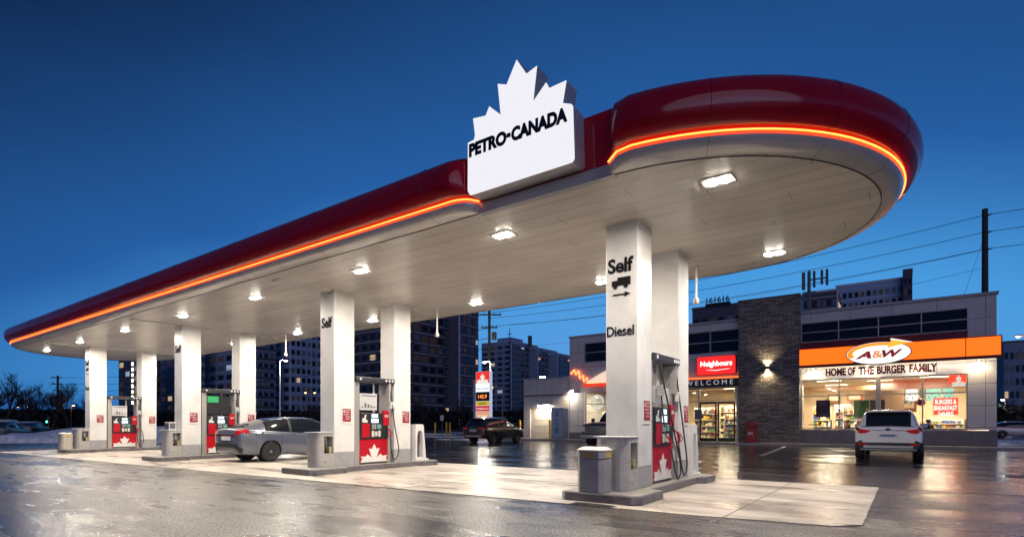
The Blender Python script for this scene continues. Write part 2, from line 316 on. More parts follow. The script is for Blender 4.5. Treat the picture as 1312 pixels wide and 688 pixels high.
def dup(o, loc, rz=None, label=None, group=None):
    c = copy_tree(o); c.location = loc
    if rz is not None: c.rotation_euler = (0, 0, rz)
    if label: c['label'] = label
    if group: c['group'] = group
    return c
def text_mb(txt, w, h, depth=.01, off=.0, shear=0., face='-Y', org=(0, 0, 0), spacing=1.0, taper=None):
    """text fitted into w x h; org = lower left corner; reads left to right seen from the face direction"""
    cu = bpy.data.curves.new('t', 'FONT'); cu.body = txt; cu.size = 1; cu.extrude = .5; cu.offset = off; cu.shear = shear; cu.space_character = spacing; cu.resolution_u = 4
    ob = bpy.data.objects.new('t', cu); COL.objects.link(ob)
    dg = bpy.context.evaluated_depsgraph_get(); dg.update()
    me = bpy.data.meshes.new_from_object(ob.evaluated_get(dg)); bpy.data.objects.remove(ob)
    xs = [v.co.x for v in me.vertices]; ys = [v.co.y for v in me.vertices]
    x0, x1, y0, y1 = min(xs), max(xs), min(ys), max(ys)
    mb = MB(); vs = []
    for v in me.vertices:
        a = (v.co.x - x0) / (x1 - x0) * w; b = (v.co.y - y0) / (y1 - y0) * h; c = (v.co.z + .5) * depth
        if face == '-Y': vs.append((org[0] + a, org[1] - c, org[2] + b))
        elif face == '+X': vs.append((org[0] + c, org[1] + a, org[2] + b))
    mb.add(vs, [tuple(p.vertices) for p in me.polygons]); bpy.data.meshes.remove(me)
    return mb
LEAF = [(0, 0), (.06, .2), (0, .34), (.19, .32), (.25, .45), (.41, .23), (.30, .77), (.41, .73), (.5, 1), (.59, .73), (.70, .77), (.59, .23), (.75, .45), (.81, .32), (1, .34), (.94, .2), (1, 0)]
def area(name, loc, power, size, col, rot=(0, 0, 0), shape='DISK', sy=None, spread=None):
    l = bpy.data.lights.new(name, 'AREA'); l.energy = power; l.size = size; l.shape = shape; l.color = col
    if sy: l.size_y = sy
    if spread: l.spread = spread
    o = bpy.data.objects.new(name, l); COL.objects.link(o); o.location = loc; o.rotation_euler = rot; return o
def spot(name, loc, power, col, rot, ang, blend=.6, rad=.03):
    l = bpy.data.lights.new(name, 'SPOT'); l.energy = power; l.color = col; l.spot_size = ang; l.spot_blend = blend; l.shadow_soft_size = rad
    o = bpy.data.objects.new(name, l); COL.objects.link(o); o.location = loc; o.rotation_euler = rot; return o
def point(name, loc, power, col, rad=.05):
    l = bpy.data.lights.new(name, 'POINT'); l.energy = power; l.color = col; l.shadow_soft_size = rad
    o = bpy.data.objects.new(name, l); COL.objects.link(o); o.location = loc; return o

# ================================================================== GROUND
def sheet(name, pts, z, m, kind='structure'):
    o = MB().add([(x, y, z) for x, y in pts], [tuple(range(len(pts)))]).build(name, m); return tag(o, kind=kind)
sheet('ground', [(-700, -60), (400, -60), (400, 900), (-700, 900)], 0, ASPHALT)
sheet('parking_lot', [(-60, 12.47), (14, 12.38), (14, 33.4), (-60, 33.4)], .004, LOTASPHALT)
pad = [(-31.5, 6.02), (-2.3, 7.2)] + [(p.x, p.y) for p in (at_z(1068, 674), at_z(1105, 672.8), at_z(1126, 624.5))] + [(-6, 12.35), (-33, 12.35)]
sheet('concrete_pavement', pad, .008, PAD)
o = MB().box(-26.4, 5.2, 33.25, 34.2, .0, .13).build('pavement', CONC, bevel=.015); tag(o, kind='structure')
# saw cut joints in the pad (grooves read as thin dark strips)
mb = MB()
for x in (-30, -25.6, -24, -15.8, -7.6, -1.9):
    mb.box(x, x + .012, 6.9 if x > -12 else 6.6, 12.33, .009, .0115)
mb.box(-31, -.6, 9.63, 9.64, .009, .0112)
for ix in (): pass
tag(mb.build('pavement_joints', mat('joint', (.08, .07, .065), .7)), kind='structure')
# painted stall line near the stone pier
a = at_z(1006, 572); b = at_z(975, 584)
tag(MB().add([(a.x - .1, a.y, .009), (a.x + .1, a.y, .009), (b.x + .1, b.y, .009), (b.x - .1, b.y, .009)], [(0, 1, 2, 3)]).build('parking_line', mat('worn line', (.45, .42, .36), .5, noise=.5, nscale=3)), kind='structure')
# drain grate in front of the near island
g = thing('drain_grate', 'dark rectangular steel drain grate set in the asphalt before the nearest pump island', 'drain', (-3.75, 7.22, .008))
gp = [at_z(740, 649), at_z(782, 655)]
mb = MB().box(-.34, .34, -.11, .11, 0.001, .006); mb.build('frame', DGREY, g)
mb = MB()
for i in range(14): mb.box(-.31 + i * .045, -.31 + i * .045 + .02, -.09, .09, .006, .012)
mb.build('bars', BLACK, g)

# ================================================================== CANOPY
CYC = 9.645; RS = 2.95; XR = -3.23; XL = -30.9; ZS = 4.523
can = thing('station_canopy', 'long white canopy with rounded red fascia and glowing orange light strip', 'canopy', (0, 0, 0))
REC0, REC1 = -5.62, -3.33       # recess of the sign on the front side (left end, right end)
REC0 = at_y(603, 262, 6.45).x - .02; REC1 = at_y(777, 205, 6.5).x
def path_samples():
    """list of (basepoint, outward normal, scale) from recess right end, counter-clockwise round to recess left end"""
    out = []; E = .38
    def sc(dist): t = min(1, dist / E); return sqrt(max(0, 1 - (1 - t) ** 2))
    front_y = CYC - RS
    # front right short piece
    xs = [REC1 + E * (1 - cos(pi / 2 * i / 8)) for i in range(9)]
    xs = [x for x in xs if x < XR] 
    for x in xs: out.append((Vector((x, front_y, 0)), Vector((0, -1, 0)), sc(x - REC1)))
    for i in range(0, 49):
        a = -pi / 2 + pi * i / 48
        d = Vector((cos(a), sin(a), 0)); bp = Vector((XR, CYC, 0)) + d * RS
        dist = (XR - REC1) + RS * pi * i / 48
        out.append((bp, d, sc(dist)))
    for x in [XR - (XR - XL) * i / 12 for i in range(1, 12)]: out.append((Vector((x, CYC + RS, 0)), Vector((0, 1, 0)), 1))
    for i in range(0, 33):
        a = pi / 2 + pi * i / 32; d = Vector((cos(a), sin(a), 0)); out.append((Vector((XL, CYC, 0)) + d * RS, d, 1))
    n0 = 10
    for i in range(1, n0): x = XL + (REC0 - E - XL) * i / n0; out.append((Vector((x, front_y, 0)), Vector((0, -1, 0)), 1))
    for i in range(10):
        x = REC0 - E * cos(pi / 2 * i / 9); out.append((Vector((x, front_y, 0)), Vector((0, -1, 0)), sc(REC0 - x)))
    return out
PS = path_samples()
def sweep(prof):
    rings = []
    for bp, d, s in PS:
        s = max(s, .004)
        rings.append([(bp.x + d.x * dd * s if dd > 0 else bp.x + d.x * dd, bp.y + d.y * dd * s if dd > 0 else bp.y + d.y * dd, z) for dd, z in prof])
    return MB().loft(rings, closed=True, cap=True)
fas = sweep([(-.3, 4.74), (.262, 4.742), (.36, 4.765), (.43, 4.83), (.47, 4.92), (.485, 5.02), (.475, 5.12), (.44, 5.21), (.37, 5.285), (.27, 5.34), (.14, 5.385), (0, 5.41), (-.3, 5.42)]).build('fascia', CRED, can, smooth=True)
sweep([(-.02, 4.5235), (.06, 4.528), (.13, 4.546), (.19, 4.575), (.235, 4.615), (.255, 4.66), (.10, 4.665), (-.02, 4.665)]).build('lower_trim', SILVER, can, smooth=True)
sweep([(.0, 4.672), (.252, 4.672), (.255, 4.730), (.0, 4.730)]).build('light_strip', NEON, can, smooth=True)
# bright tube inside the strip
mbn = MB().tube([bp + d * (.275 * max(s, .05)) + Vector((0, 0, 4.703)) for bp, d, s in PS], .012, 6)
mbn.build('neon_tube', NEONCORE, can, smooth=True)
# soffit deck
plan = [(XR + RS * cos(-pi / 2 + pi * i / 48), CYC + RS * sin(-pi / 2 + pi * i / 48)) for i in range(49)] + [(XL + RS * cos(pi / 2 + pi * i / 32), CYC + RS * sin(pi / 2 + pi * i / 32)) for i in range(33)]
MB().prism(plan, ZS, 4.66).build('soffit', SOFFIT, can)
planr = [(x, y) for x, y in plan]
MB().prism([(XR + (x - XR) * .94 if x > XR else (XL + (x - XL) * .94 if x < XL else x), CYC + (y - CYC) * .94) for x, y in planr], 4.665, 5.38).build('roof_deck', DGREY, can)
# recess back panel and lip
MB().box(REC0 - .3, REC1 + .3, CYC - RS + .003, CYC - RS + .25, 4.67, 5.41).build('sign_bay_panel', CRED, can)
MB().box(REC0 - .02, REC1 + .02, CYC - RS - .012, CYC - RS + .1, 4.512, 4.668).build('bay_trim', mat('lip', (.5, .49, .5), .3, metal=.4), can)
# dark seam line round the soffit, panel joints
pg = [Vector((x, y, 4.521)) for x, y in [(XR + (RS - .012) * cos(-pi / 2 + pi * i / 48), CYC + (RS - .012) * sin(-pi / 2 + pi * i / 48)) for i in range(49)] + [(XL + (RS - .012) * cos(pi / 2 + pi * i / 32), CYC + (RS - .012) * sin(pi / 2 + pi * i / 32)) for i in range(33)]]
MB().tube(pg, .009, 6, closed=True).build('edge_gasket', BLACK, can)
prof_all = [(.0, 4.522), (.06, 4.5265), (.13, 4.5445), (.19, 4.5735), (.2365, 4.614), (.257, 4.66)]
prof_red = [(.262, 4.74), (.36, 4.763), (.432, 4.83), (.4725, 4.92), (.4875, 5.02), (.4775, 5.12), (.442, 5.212), (.372, 5.288), (.272, 5.343), (.14, 5.388), (0, 5.413)]
def seam(bp, d):
    for pr_ in (prof_all, prof_red):
        MB().tube([(bp.x + d.x * a, bp.y + d.y * a, z) for a, z in pr_], .0028, 4).build('panel_joint', BLACK, can)
for x in (-6.3, -9.3, -12.3, -15.3, -18.3, -21.4, -24.5, -27.6): seam(Vector((x, CYC - RS, 0)), Vector((0, -1, 0)))
for a in (-66, -40, -18, 20, 60): seam(Vector((XR + RS * cos(R(a)), CYC + RS * sin(R(a)), 0)), Vector((cos(R(a)), sin(R(a)), 0)))
# columns : (X of right face)
COLX = [-3.53, -11.45, -19.65, -28.25]
CY = [(8.37, 8.98), (10.32, 10.93)]; CW = .56
def col_text(parent, txt, xl, xr, z0, z1, y, off=.02, name='lettering'):
    text_mb(txt, xr - xl, z1 - z0, .004, off, org=(xl, y, z0)).build(name, TEXTBLK, parent)
for i, x in enumerate(COLX):
    for j, (y0, y1) in enumerate(CY):
        c = MB().box(x - CW, x, y0, y1, .50, ZS + .02).build('column', COLUMN, can, bevel=.008)
        MB().box(x - CW + .004, x - .004, y0 + .004, y1 - .004, .14, .50).build('base_cladding', GREY, c, bevel=.004)
        if j == 0:
            y = y0 - .002
            if i in (0, 3):
                pz = lambda py: at_y(797, py, 8.37).z
                col_text(c, 'Self', x - .52, x - .07, pz(349), pz(330), y, .03)
                # truck pictogram
                xa, xb = x - .45, x - .12; zt = pz(355); zb = pz(370); h = zt - zb
                mb = MB().box(xa + .10, xb, y - .004, y, zb + h * .3, zt).box(xa + .0, xa + .12, y - .005, y, zb + h * .3, zb + h * .75)
                for cx in (xa + .06, xb - .08): mb.prism([(cx + .035 * cos(tau * k / 12), zb + h * .22 + .035 * sin(tau * k / 12)) for k in range(12)], y - .006, y, 'y')
                mb.build('truck_pictogram', TEXTBLK, c)
                za = pz(377); mb = MB().box(xa + .02, xb - .04, y - .004, y, za - .012, za + .012).prism([(xb - .1, za - .045), (xb, za), (xb - .1, za + .045)], y - .005, y, 'y'); mb.build('arrow_pictogram', TEXTBLK, c)
                col_text(c, 'Diesel', x - .54, x - .06, pz(430), pz(417), y, .012)
            else:
                col_text(c, 'Self', x - .50, x - .08, 3.60, 3.86, y, .03)
    # shallow cross beams tying the columns
    if i: MB().box(x - CW + .12, x - .12, CYC - RS + .3, CYC + RS - .7, ZS - .03, ZS + .03).build('cross_beam', COLUMN, can, bevel=.006)
# canopy lamps
LX = [-2.08, -5.74, -9.58, -13.87, -18.03, -22.5, -27.1, -31.4]
LYS = [7.70, 11.60]
LENS = emit('lamp lens', (1, .93, .80), 70)
def make_lamp(x, y, lab):
    t = thing('canopy_light', lab, 'light', (x, y, ZS), 0, 'square lights set in the canopy soffit')
    MB().box(-.21, .21, -.15, .15, -.012, .01).build('frame', WHITE, t, bevel=.006)
    for dx in (-.085, .085): MB().lathe([(.085, -.012), (.085, -.022), (.06, -.038), (.01, -.044)], 18, dx).build('lens', LENS, t, smooth=True)
    return t
first = None
ROW = ['front', 'rear']; NUM = ['under the rounded right end', 'just left of the maple leaf sign', 'second left of the leaf sign', 'third left of the leaf sign', 'fourth left of the leaf sign', 'fifth left of the leaf sign', 'sixth left of the leaf sign', 'at the far rounded end']
for j, y in enumerate(LYS):
    for i, x in enumerate(LX):
        lab = 'square soffit light of the %s row, %s' % (ROW[j], NUM[i])
        if first is None: first = make_lamp(x, y, lab)
        else: dup(first, (x, y, ZS), None, lab)
        area('canopy_lamp', (x, y, ZS - .10), CAN_P, .26, (1, .89, .74))
# security cameras on drop poles
def cam_pole(px, lab, y=11.63):
    p = at_y(px, 400, y)
    t = thing('security_camera', lab, 'security camera', (p.x, p.y, ZS))
    MB().lathe([(.06, 0), (.06, -.02), (.025, -.03), (.022, -.66), (.045, -.67), (.05, -.70)], 14).build('pole', WHITE, t, smooth=True)
    MB().sphere((0, 0, -.74), .065, 14, 8).build('dome', mat('dome', (.5, .45, .38), .2), t, smooth=True)
    return t
cam_pole(892, 'white dome camera on drop pole beside the right pair of columns')
cam_pole(560, 'white dome camera on drop pole between the two nearest islands')
cam_pole(366, 'white dome camera on drop pole above the silver sedan')

# ================================================================== LEAF SIGN
YS = 6.40
S7 = .1889
tr = [(50, 600), (92, 578), (98, 545), (85, 435), (170, 415), (195, 352), (272, 408), (252, 200), (312, 205), (380, 36), (447, 132), (517, 78), (490, 322), (580, 190), (602, 228), (717, 176), (692, 330), (752, 336), (762, 350)]
op = [(590 + a * S7, 70 + b * S7) for a, b in tr] + [(735.9, 203), (733, 208), (607, 249), (602, 250), (599.2, 245)]
pl = [at_y(px, py, YS) for px, py in op]; pl = [(p.x, p.z) for p in pl]
zb_ = min(p[1] for p in pl)
sg = thing('leaf_sign', 'big white illuminated maple leaf sign box with black lettering on the canopy edge', 'sign', (sum(p[0] for p in pl) / len(pl), YS, 4.67))
ox, oz = sg.location.x, 4.67
lp = [(a - ox, b - oz) for a, b in pl]
MB().prism(lp, .012, .30, 'y').build('sign_box', mat('sign return', (.50, .49, .55), .4), sg)
FACE = mat('lit sign face', (.8, .8, .82), .35, em=(1, .98, .98), es=.66, noise=.03, nscale=1.5)
MB().prism(lp, 0, .011, 'y').build('sign_face', FACE, sg)
def sgp(px, py): p = at_y(px, py, YS); return (p.x - ox, p.z - oz)
def quad_text(txt, bl, br, tr_, tl, off, parent, m, name='lettering', y=-.002, depth=.02, spacing=1.):
    mb = text_mb(txt, 1, 1, depth, off, org=(0, y, 0), spacing=spacing); vs = []
    for x, yy, z in mb.v:
        lo = Vector(bl).lerp(Vector(br), x); hi = Vector(tl).lerp(Vector(tr_), x); p = lo.lerp(hi, z); vs.append((p.x, yy, p.y))
    mb.v = vs; return mb.build(name, m, parent)
c7 = lambda a, b: sgp(560 + a * .3198, 60 + b * .3198)
def rect_px(bl, br):   # level text box: use average
    pass
NAVY = mat('sign navy', (.012, .012, .03), .5)
l0 = c7(128, 430); l1 = c7(283, 395); h0 = (c7(128, 385)[1] - l0[1])
bz = (c7(128, 442)[1] + c7(272, 392)[1]) / 2
hz = .335 * (1)
def levtext(txt, xa, xb, z, h, off):
    text_mb(txt, xb - xa, h, .008, off, org=(xa, -.001, z)).build('lettering', NAVY, sg)
xL, xM, xM2, xRr = c7(129, 440)[0], c7(279, 390)[0], c7(298, 380)[0], c7(523, 300)[0]
zL = c7(129, 442)[1]; zR = c7(523, 305)[1]; zT = (c7(129, 385)[1] + c7(523, 246)[1]) / 2; zB = (zL + zR) / 2
levtext('PETRO', xL, xM, zB, zT - zB, .058)
levtext('CANADA', xM2, xRr, zB, zT - zB, .058)
MB().box(xM + .012, xM2 - .012, -.02, -.001, (zB + zT) / 2 - .02, (zB + zT) / 2 + .035).build('lettering', NAVY, sg)
MB().box(-.5, .5, .29, .32, .05, .6).build('bracket', DGREY, sg)
print('sign', xL, xRr, zB, zT, sg.location, min(p[1] for p in pl), max(p[1] for p in pl))

# ================================================================== PUMP ISLANDS
def island(xc, lab):
    t = thing('pump_island', lab, 'pump island', (xc, 9.65, 0), 0, 'kerbed concrete pump islands under the canopy')
    hw, nw, c = .68, .43, .12
    y0, y1, y2, y3 = 7.48 - 9.65, 8.46 - 9.65, 11.0 - 9.65, 11.85 - 9.65
    pts = [(-hw + c, y0), (hw - c, y0), (hw, y0 + c), (hw, y1), (nw, y1 + .12), (nw, y2), (hw - .1, y2 + .12), (hw - .1, y3 - c), (hw - c - .1, y3), (-hw + c + .1, y3), (-hw + .1, y3 - c), (-hw + .1, y2 + .12), (-nw, y2), (-nw, y1 + .12), (-hw, y1), (-hw, y0 + c)]
    MB().prism(pts, .009, .135).build('kerb_facing', mat('kerb steel', (.16, .15, .16), .35, metal=.2, noise=.35, nscale=6), t, bevel=.012)
    ins = [(x * .955, (y + .0) * .985) for x, y in pts]
    MB().prism(ins, .136, .142).build('concrete_top', CONC, t)
    return t
ISLAB = ['nearest concrete pump island carrying the grey litter bin', 'pump island directly right of the silver sedan', 'pump island left of the silver sedan', 'farthest pump island at the left end']
for x, lab in zip(COLX, ISLAB): island(x - CW / 2, lab)

def bool_cut(o, cutter_mb):
    c = cutter_mb.build('cutter', None); m = o.modifiers.new('c', 'BOOLEAN'); m.operation = 'DIFFERENCE'; m.object = c; m.solver = 'EXACT'
    c.parent = o.parent
    dg = bpy.context.evaluated_depsgraph_get(); dg.update(); me = bpy.data.meshes.new_from_object(o.evaluated_get(dg))
    o.modifiers.clear(); o.data = me; bpy.data.objects.remove(c); return o
def cabinet(xr, lab, towels=True):
    t = thing('service_cabinet', lab, 'cabinet', (xr - .28, 8.1, .142), 0, 'grey windscreen-wash cabinets at the island ends')
    pts = [(-.27, .26), (-.28, -.05), (-.24, -.13), (-.15, -.18), (-.05, -.195)]
    pts += [(.29 - .16 + .16 * sin(R(a)) , -.04 - .16 * cos(R(a))) for a in (0, 20, 40, 60, 80, 90)] + [(.30, .26)]
    body = MB().prism(pts, 0, .84).build('body', STEEL, t, bevel=.006)
    bool_cut(body, MB().box(.06, .4, -.02, .22, .34, .76))
    MB().box(-.285, .31, -.20, .262, .842, .862).build('top_lid', mat('light steel', (.6, .6, .6), .4, metal=.2), t, bevel=.005)
    sq = MB().tube([(.17, .10, .35), (.21, .05, .66)], .011, 8).box(.14, .26, .06, .14, .345, .40); sq.build('squeegee', BLACK, t)
    MB().box(.10, .28, .13, .20, .345, .50).build('washer_bucket', mat('bucket', (.35, .32, .16), .5), t, bevel=.01)
    MB().box(.07, .10, .0, .2, .55, .72).build('towel_dispenser', mat('towel', (.55, .55, .5), .5), t, bevel=.01)
    MB().lathe([(.012, 0), (.012, .006)], 10).tf(Matrix.Translation((.303, .0, .12)) @ Matrix.Rotation(R(90), 4, 'Y')).build('lock', BLACK, t)
    return t
CABLAB = ['grey steel wash cabinet behind the litter bin on the nearest island', 'grey steel wash cabinet hiding the front of the silver sedan', 'grey steel wash cabinet with a small display box on top', 'grey steel wash cabinet beside the pale bin at the far left']
for x, lab in zip(COLX, CABLAB): cabinet(x, lab)
# small display box on top of third cabinet
t = thing('counter_display', 'small white card display box standing on the third wash cabinet', 'display', (COLX[2] - .22, 8.1, 1.004))
MB().box(-.16, .16, -.1, .1, 0, .26).build('case', WHITE, t, bevel=.01); MB().box(.161, .166, -.08, .08, .04, .23).build('picture', DGREY, t); MB().box(-.13, .13, -.106, -.101, .04, .23).build('picture', DGREY, t)
def litter_bin(loc, lab, m, rz=0):
    t = thing('litter_bin', lab, 'litter bin', loc, rz)
    w, d, c = .235, .20, .07
    oct_ = lambda k: [((-w + c) * k, -d * k), ((w - c) * k, -d * k), (w * k, (-d + c) * k), (w * k, (d - c) * k), ((w - c) * k, d * k), ((-w + c) * k, d * k), (-w * k, (d - c) * k), (-w * k, (-d + c) * k)]
    MB().prism(oct_(.98), 0, .52).build('body', m, t, bevel=.006)
    MB().prism(oct_(1.0), .525, .64).build('hood', m, t, bevel=.006)
    MB().loft([[(x, y, .642) for x, y in oct_(1.03)], [(x, y, .66) for x, y in oct_(1.03)], [(x, y, .70) for x, y in oct_(.72)]]).build('lid', mat('bin lid', (.62, .60, .55), .5), t, bevel=.005)
    YL = mat('yellow label', srgb('e0b020'), .5)
    for k in range(3):
        MB().box(-.09, .09, -d - .004, -d - .0005, .60 - k * .028, .618 - k * .028).build('yellow_label', YL, t)
        MB().box(w + .0005, w + .004, -.07, .07, .60 - k * .028, .618 - k * .028).build('yellow_label', YL, t)
    mb = MB()
    for k in range(3):
        for q in range(7): mb.box(-.083 + q * .025, -.083 + q * .025 + .012, -d - .006, -d - .004, .603 - k * .028, .615 - k * .028)
    mb.build('label_print', BLACK, t)
    return t
BINM = mat('bin grey panel', (.30, .30, .32), .45, metal=.1, noise=.15, nscale=5)
litter_bin((-3.965, 7.72, .142), 'grey eight-sided litter bin with yellow labels on the nearest island', BINM)
litter_bin((COLX[3] - .05, 7.55, .142), 'pale cream litter bin on the farthest island', mat('bin cream', (.48, .45, .38), .5, noise=.1))
# rear end cabinets (tapered guards with an arched opening)
def end_guard(xr, lab):
    t = thing('island_end_guard', lab, 'guard', (xr - .28, 11.35, .142), 0, 'white tapered end guards behind the rear columns')
    prof = [(-.22, 0), (.24, 0), (.24, .06), (.20, .06), (.10, 1.02), (.07, 1.05), (-.22, 1.05)]
    b = MB().prism(prof, -.24, .29, 'x').build('body', WHITE, t, bevel=.008)
    arch = [(-.16, .10), (.06, .10), (.06, .6)] + [(-.05 + .11 * cos(R(a)), .72 + .16 * sin(R(a))) for a in range(0, 181, 30)] + [(-.16, .6)]
    bool_cut(b, MB().prism(arch, .1, .5, 'x'))
    MB().prism([(a * .98, z) for a, z in arch], .10, .12, 'x').build('arch_panel', DGREY, t)
    MB().tube([(.20, -.05 + .07 * cos(R(a)), .62 + .13 * sin(R(a))) for a in range(0, 360, 30)], .017, 6, closed=True).build('coiled_hose', mat('hose brown', (.2, .12, .08), .6), t, smooth=True)
    MB().box(-.27, .32, -.25, .27, 0, .05).build('foot', WHITE, t, bevel=.006)
    return t
for x, lab in zip(COLX[:3], ['white tapered air-hose guard behind the nearest columns', 'white tapered air-hose guard before the dark parked SUV', 'white tapered air-hose guard behind the silver sedan']): end_guard(x, lab)

# ================================================================== FUEL PUMPS
SCREEN = emit('pump screen', (.75, .9, 1), 1.3)
def fuel_pump(xr, lab, topper, lit=False, obl=False):
    t = thing('fuel_pump', lab, 'fuel pump', (xr, 9.65, .142), 0, 'red and black fuel pumps between the column pairs')
    # local: +X face at x = 0 -> slightly inside; y from -.62 to .62
    fx = -.06
    MB().box(-.46, fx, -.62, -.46, 0, 2.16).build('side_post', mat('pump steel', (.45, .43, .40), .35, metal=.5), t, bevel=.006)
    MB().box(-.44, fx - .03, .50, .62, 0, 2.16).build('side_post', mat('pump steel'), t, bevel=.006)
    MB().box(-.52, fx + .10, -.64, .66, 2.165, 2.285).build('valance', mat('pump valance', (.05, .05, .055), .35, metal=.3), t, bevel=.008)
    mb = MB()
    for y in (-.50, .36, .47, .58):
        mb.prism([(y + .032 * cos(tau * k / 14), 2.225 + .032 * sin(tau * k / 14)) for k in range(14)], fx + .1, fx + .106, 'x')
    mb.build('grade_badges', emit('badge', (1, .95, .85), .8), t)
    MB().box(-.42, fx - .02, -.45, .49, 0, .045).build('plinth', DGREY, t)
    MB().box(-.42, fx, -.45, .49, .05, .66).build('lower_door', RED, t, bevel=.006)
    lf = [(-.43 + a * .90, .055 + b * .47) for a, b in LEAF]
    MB().prism(lf, fx + .001, fx + .006, 'x').build('leaf_emblem', mat('leaf white', (.75, .73, .70), .4), t)
    MB().box(-.40, fx + .03, -.45, .49, .665, 1.36).build('console', BLACK, t, bevel=.02)
    f2 = fx + .031
    MB().box(f2, f2 + .012, -.41, -.16, .71, 1.07).build('red_panel', RED, t, bevel=.004)
    MB().prism([(-.40 + .17 * a, 1.10 + .20 * b) for a, b in [(0, 0), (1, 0), (1, .3), (.7, .35), (.65, .6), (.8, 1), (.5, 1), (.4, .6), (0, .5)]], f2, f2 + .01, 'x').build('fuel_sticker', mat('sticker', (.65, .66, .64), .4), t)
    mb = MB().box(f2, f2 + .008, -.09, .12, 1.235, 1.325); mb.build('price_screen', SCREEN, t)
    MB().box(f2, f2 + .008, -.10, .14, 1.09, 1.205).build('price_screen', SCREEN, t)
    mb = MB()
    for r_ in range(3):
        for k in range(3): mb.box(f2, f2 + .01, -.08 + k * .05, -.045 + k * .05, .93 + r_ * .045, .96 + r_ * .045)
    mb.build('keypad', mat('keys', (.5, .5, .5), .4), t, bevel=.003)
    MB().box(f2, f2 + .02, .09, .22, .93, 1.05).build('card_reader', mat('reader', (.15, .3, .3), .4), t, bevel=.004)
    mb = MB()
    for k in range(3): mb.box(f2, f2 + .015, -.09 + k * .11, -.01 + k * .11, .72 + .02 * (k % 2), .88 - .02 * (k % 2))
    mb.build('grade_buttons', mat('btn', (.6, .58, .5), .3), t, bevel=.004)
    MB().box(fx - .02, f2 + .02, .30, .50, 1.02, 1.42).build('nozzle_boot_panel', RED, t, bevel=.01)
    text_mb('GAS', .13, .07, .003, .02, face='+X', org=(f2 + .021, .335, 1.24)).build('panel_print', mat('leaf white'), t)
    # topper
    if topper == 'card':
        tp = MB().box(fx - .05, fx + .0, -.45, .12, 1.42, 1.86).build('topper_card', mat('card', (.62, .60, .55), .5), t, bevel=.006)
        text_mb('SMOG', .40, .05, .002, .01, face='+X', org=(fx + .001, -.37, 1.78)) if False else None
        mb = MB()
        for k in range(5): mb.box(fx + .001, fx + .004, -.40 + k * .1, -.34 + k * .1, 1.49, 1.52 + .03 * ((k * 7) % 4))
        mb.box(fx + .001, fx + .004, -.40, .08, 1.79, 1.815); mb.build('card_print', DGREY, tp)
    elif topper == 'screen':
        MB().box(fx - .08, fx, -.45, .40, 1.40, 1.76).build('topper_screen', BLACK, t, bevel=.006)
        MB().box(fx - .06, fx - .01, -.44, .38, 1.79, 2.05).build('topper_screen', BLACK, t, bevel=.006)
        MB().box(fx - .008, fx - .004, -.43, -.05, 1.81, 2.03).build('green_screen', emit('green screen', (.02, .45, .12), .9), t)
        text_mb('DEAL', .34, .10, .003, .02, face='+X', org=(fx + .002, -.38, 1.60)).build('screen_print', emit('screen print', (.9, .6, .55), .9), t) if False else None
    else:
        MB().box(fx - .05, fx, -.45, .34, 1.42, 1.72).build('topper_card', mat('card'), t, bevel=.006)
    MB().tube([(-.2, .12, 1.36), (-.2, .12, 2.17)], .022, 8).build('centre_rod', WHITE, t)
    # hose hangers on the far end and the hose with nozzle
    MB().box(fx - .03, fx + .09, .47, .53, 1.62, 2.16).build('hose_mast', STEEL, t, bevel=.005)
    MB().box(fx + .05, fx + .13, .50, .60, 1.48, 1.66).build('breakaway_tag', mat('sticker'), t, bevel=.01)
    def hose(y0, z0, yb, zb, yn, zn, name='hose'):
        P = [Vector((fx + .08, y0, z0)), Vector((fx + .12, y0 + .02, z0 - .35)), Vector((fx + .18, y0 + (yb - y0) * .5 + .04, (z0 + zb) / 2)), Vector((fx + .22, yb + .13, zb + .25)), Vector((fx + .22, yb, zb)), Vector((fx + .2, yb - .10, zb + .16)), Vector((fx + .14, yn, zn))]
        pts = []
        for i in range(len(P) - 1):
            for k in range(6): pts.append(cr(P[max(0, i - 1)], P[i], P[i + 1], P[min(len(P) - 1, i + 2)], k / 6))
        pts.append(P[-1]); MB().tube(pts, .0145, 8).build(name, RUBBER, t, smooth=True)
    def nozzle(y, z):
        n = MB().tube([(fx + .14, y, z), (fx + .15, y + .01, z + .10), (fx + .13, y - .0, z + .19), (fx + .05, y - .02, z + .26)], [.022, .03, .026, .014], 10).build('nozzle', mat('nozzle red', srgb('a01828'), .35), t, smooth=True)
        MB().tube([(fx + .15, y + .02, z + .02), (fx + .2, y + .06, z + .08), (fx + .16, y + .03, z + .18)], .008, 6).build('trigger_guard', BLACK, n)
    hose(.52, 1.95, .56, .10, .46, .70); nozzle(.46, .70)
    if obl:
        hose(-.30, 2.15, .20, .06, .05, .62); nozzle(.02, .60)
        MB().tube([(fx + .08, -.30, 2.16), (fx + .1, -.31, 1.5), (fx + .13, -.25, 1.0)], .0145, 8).build('hose', RUBBER, t, smooth=True)
        MB().box(fx + .03, fx + .12, -.36, -.25, 1.55, 1.75).build('breakaway_tag', STEEL, t, bevel=.01)
    return t
fuel_pump(COLX[0], 'fuel pump between the nearest white columns with looping black hoses', 'none', obl=True)
fuel_pump(COLX[1], 'fuel pump with a white notice card right of the silver sedan', 'card')
fuel_pump(COLX[2], 'fuel pump with a green lit screen behind the silver sedan', 'screen')
fuel_pump(COLX[3], 'farthest fuel pump at the left end of the canopy', 'card')
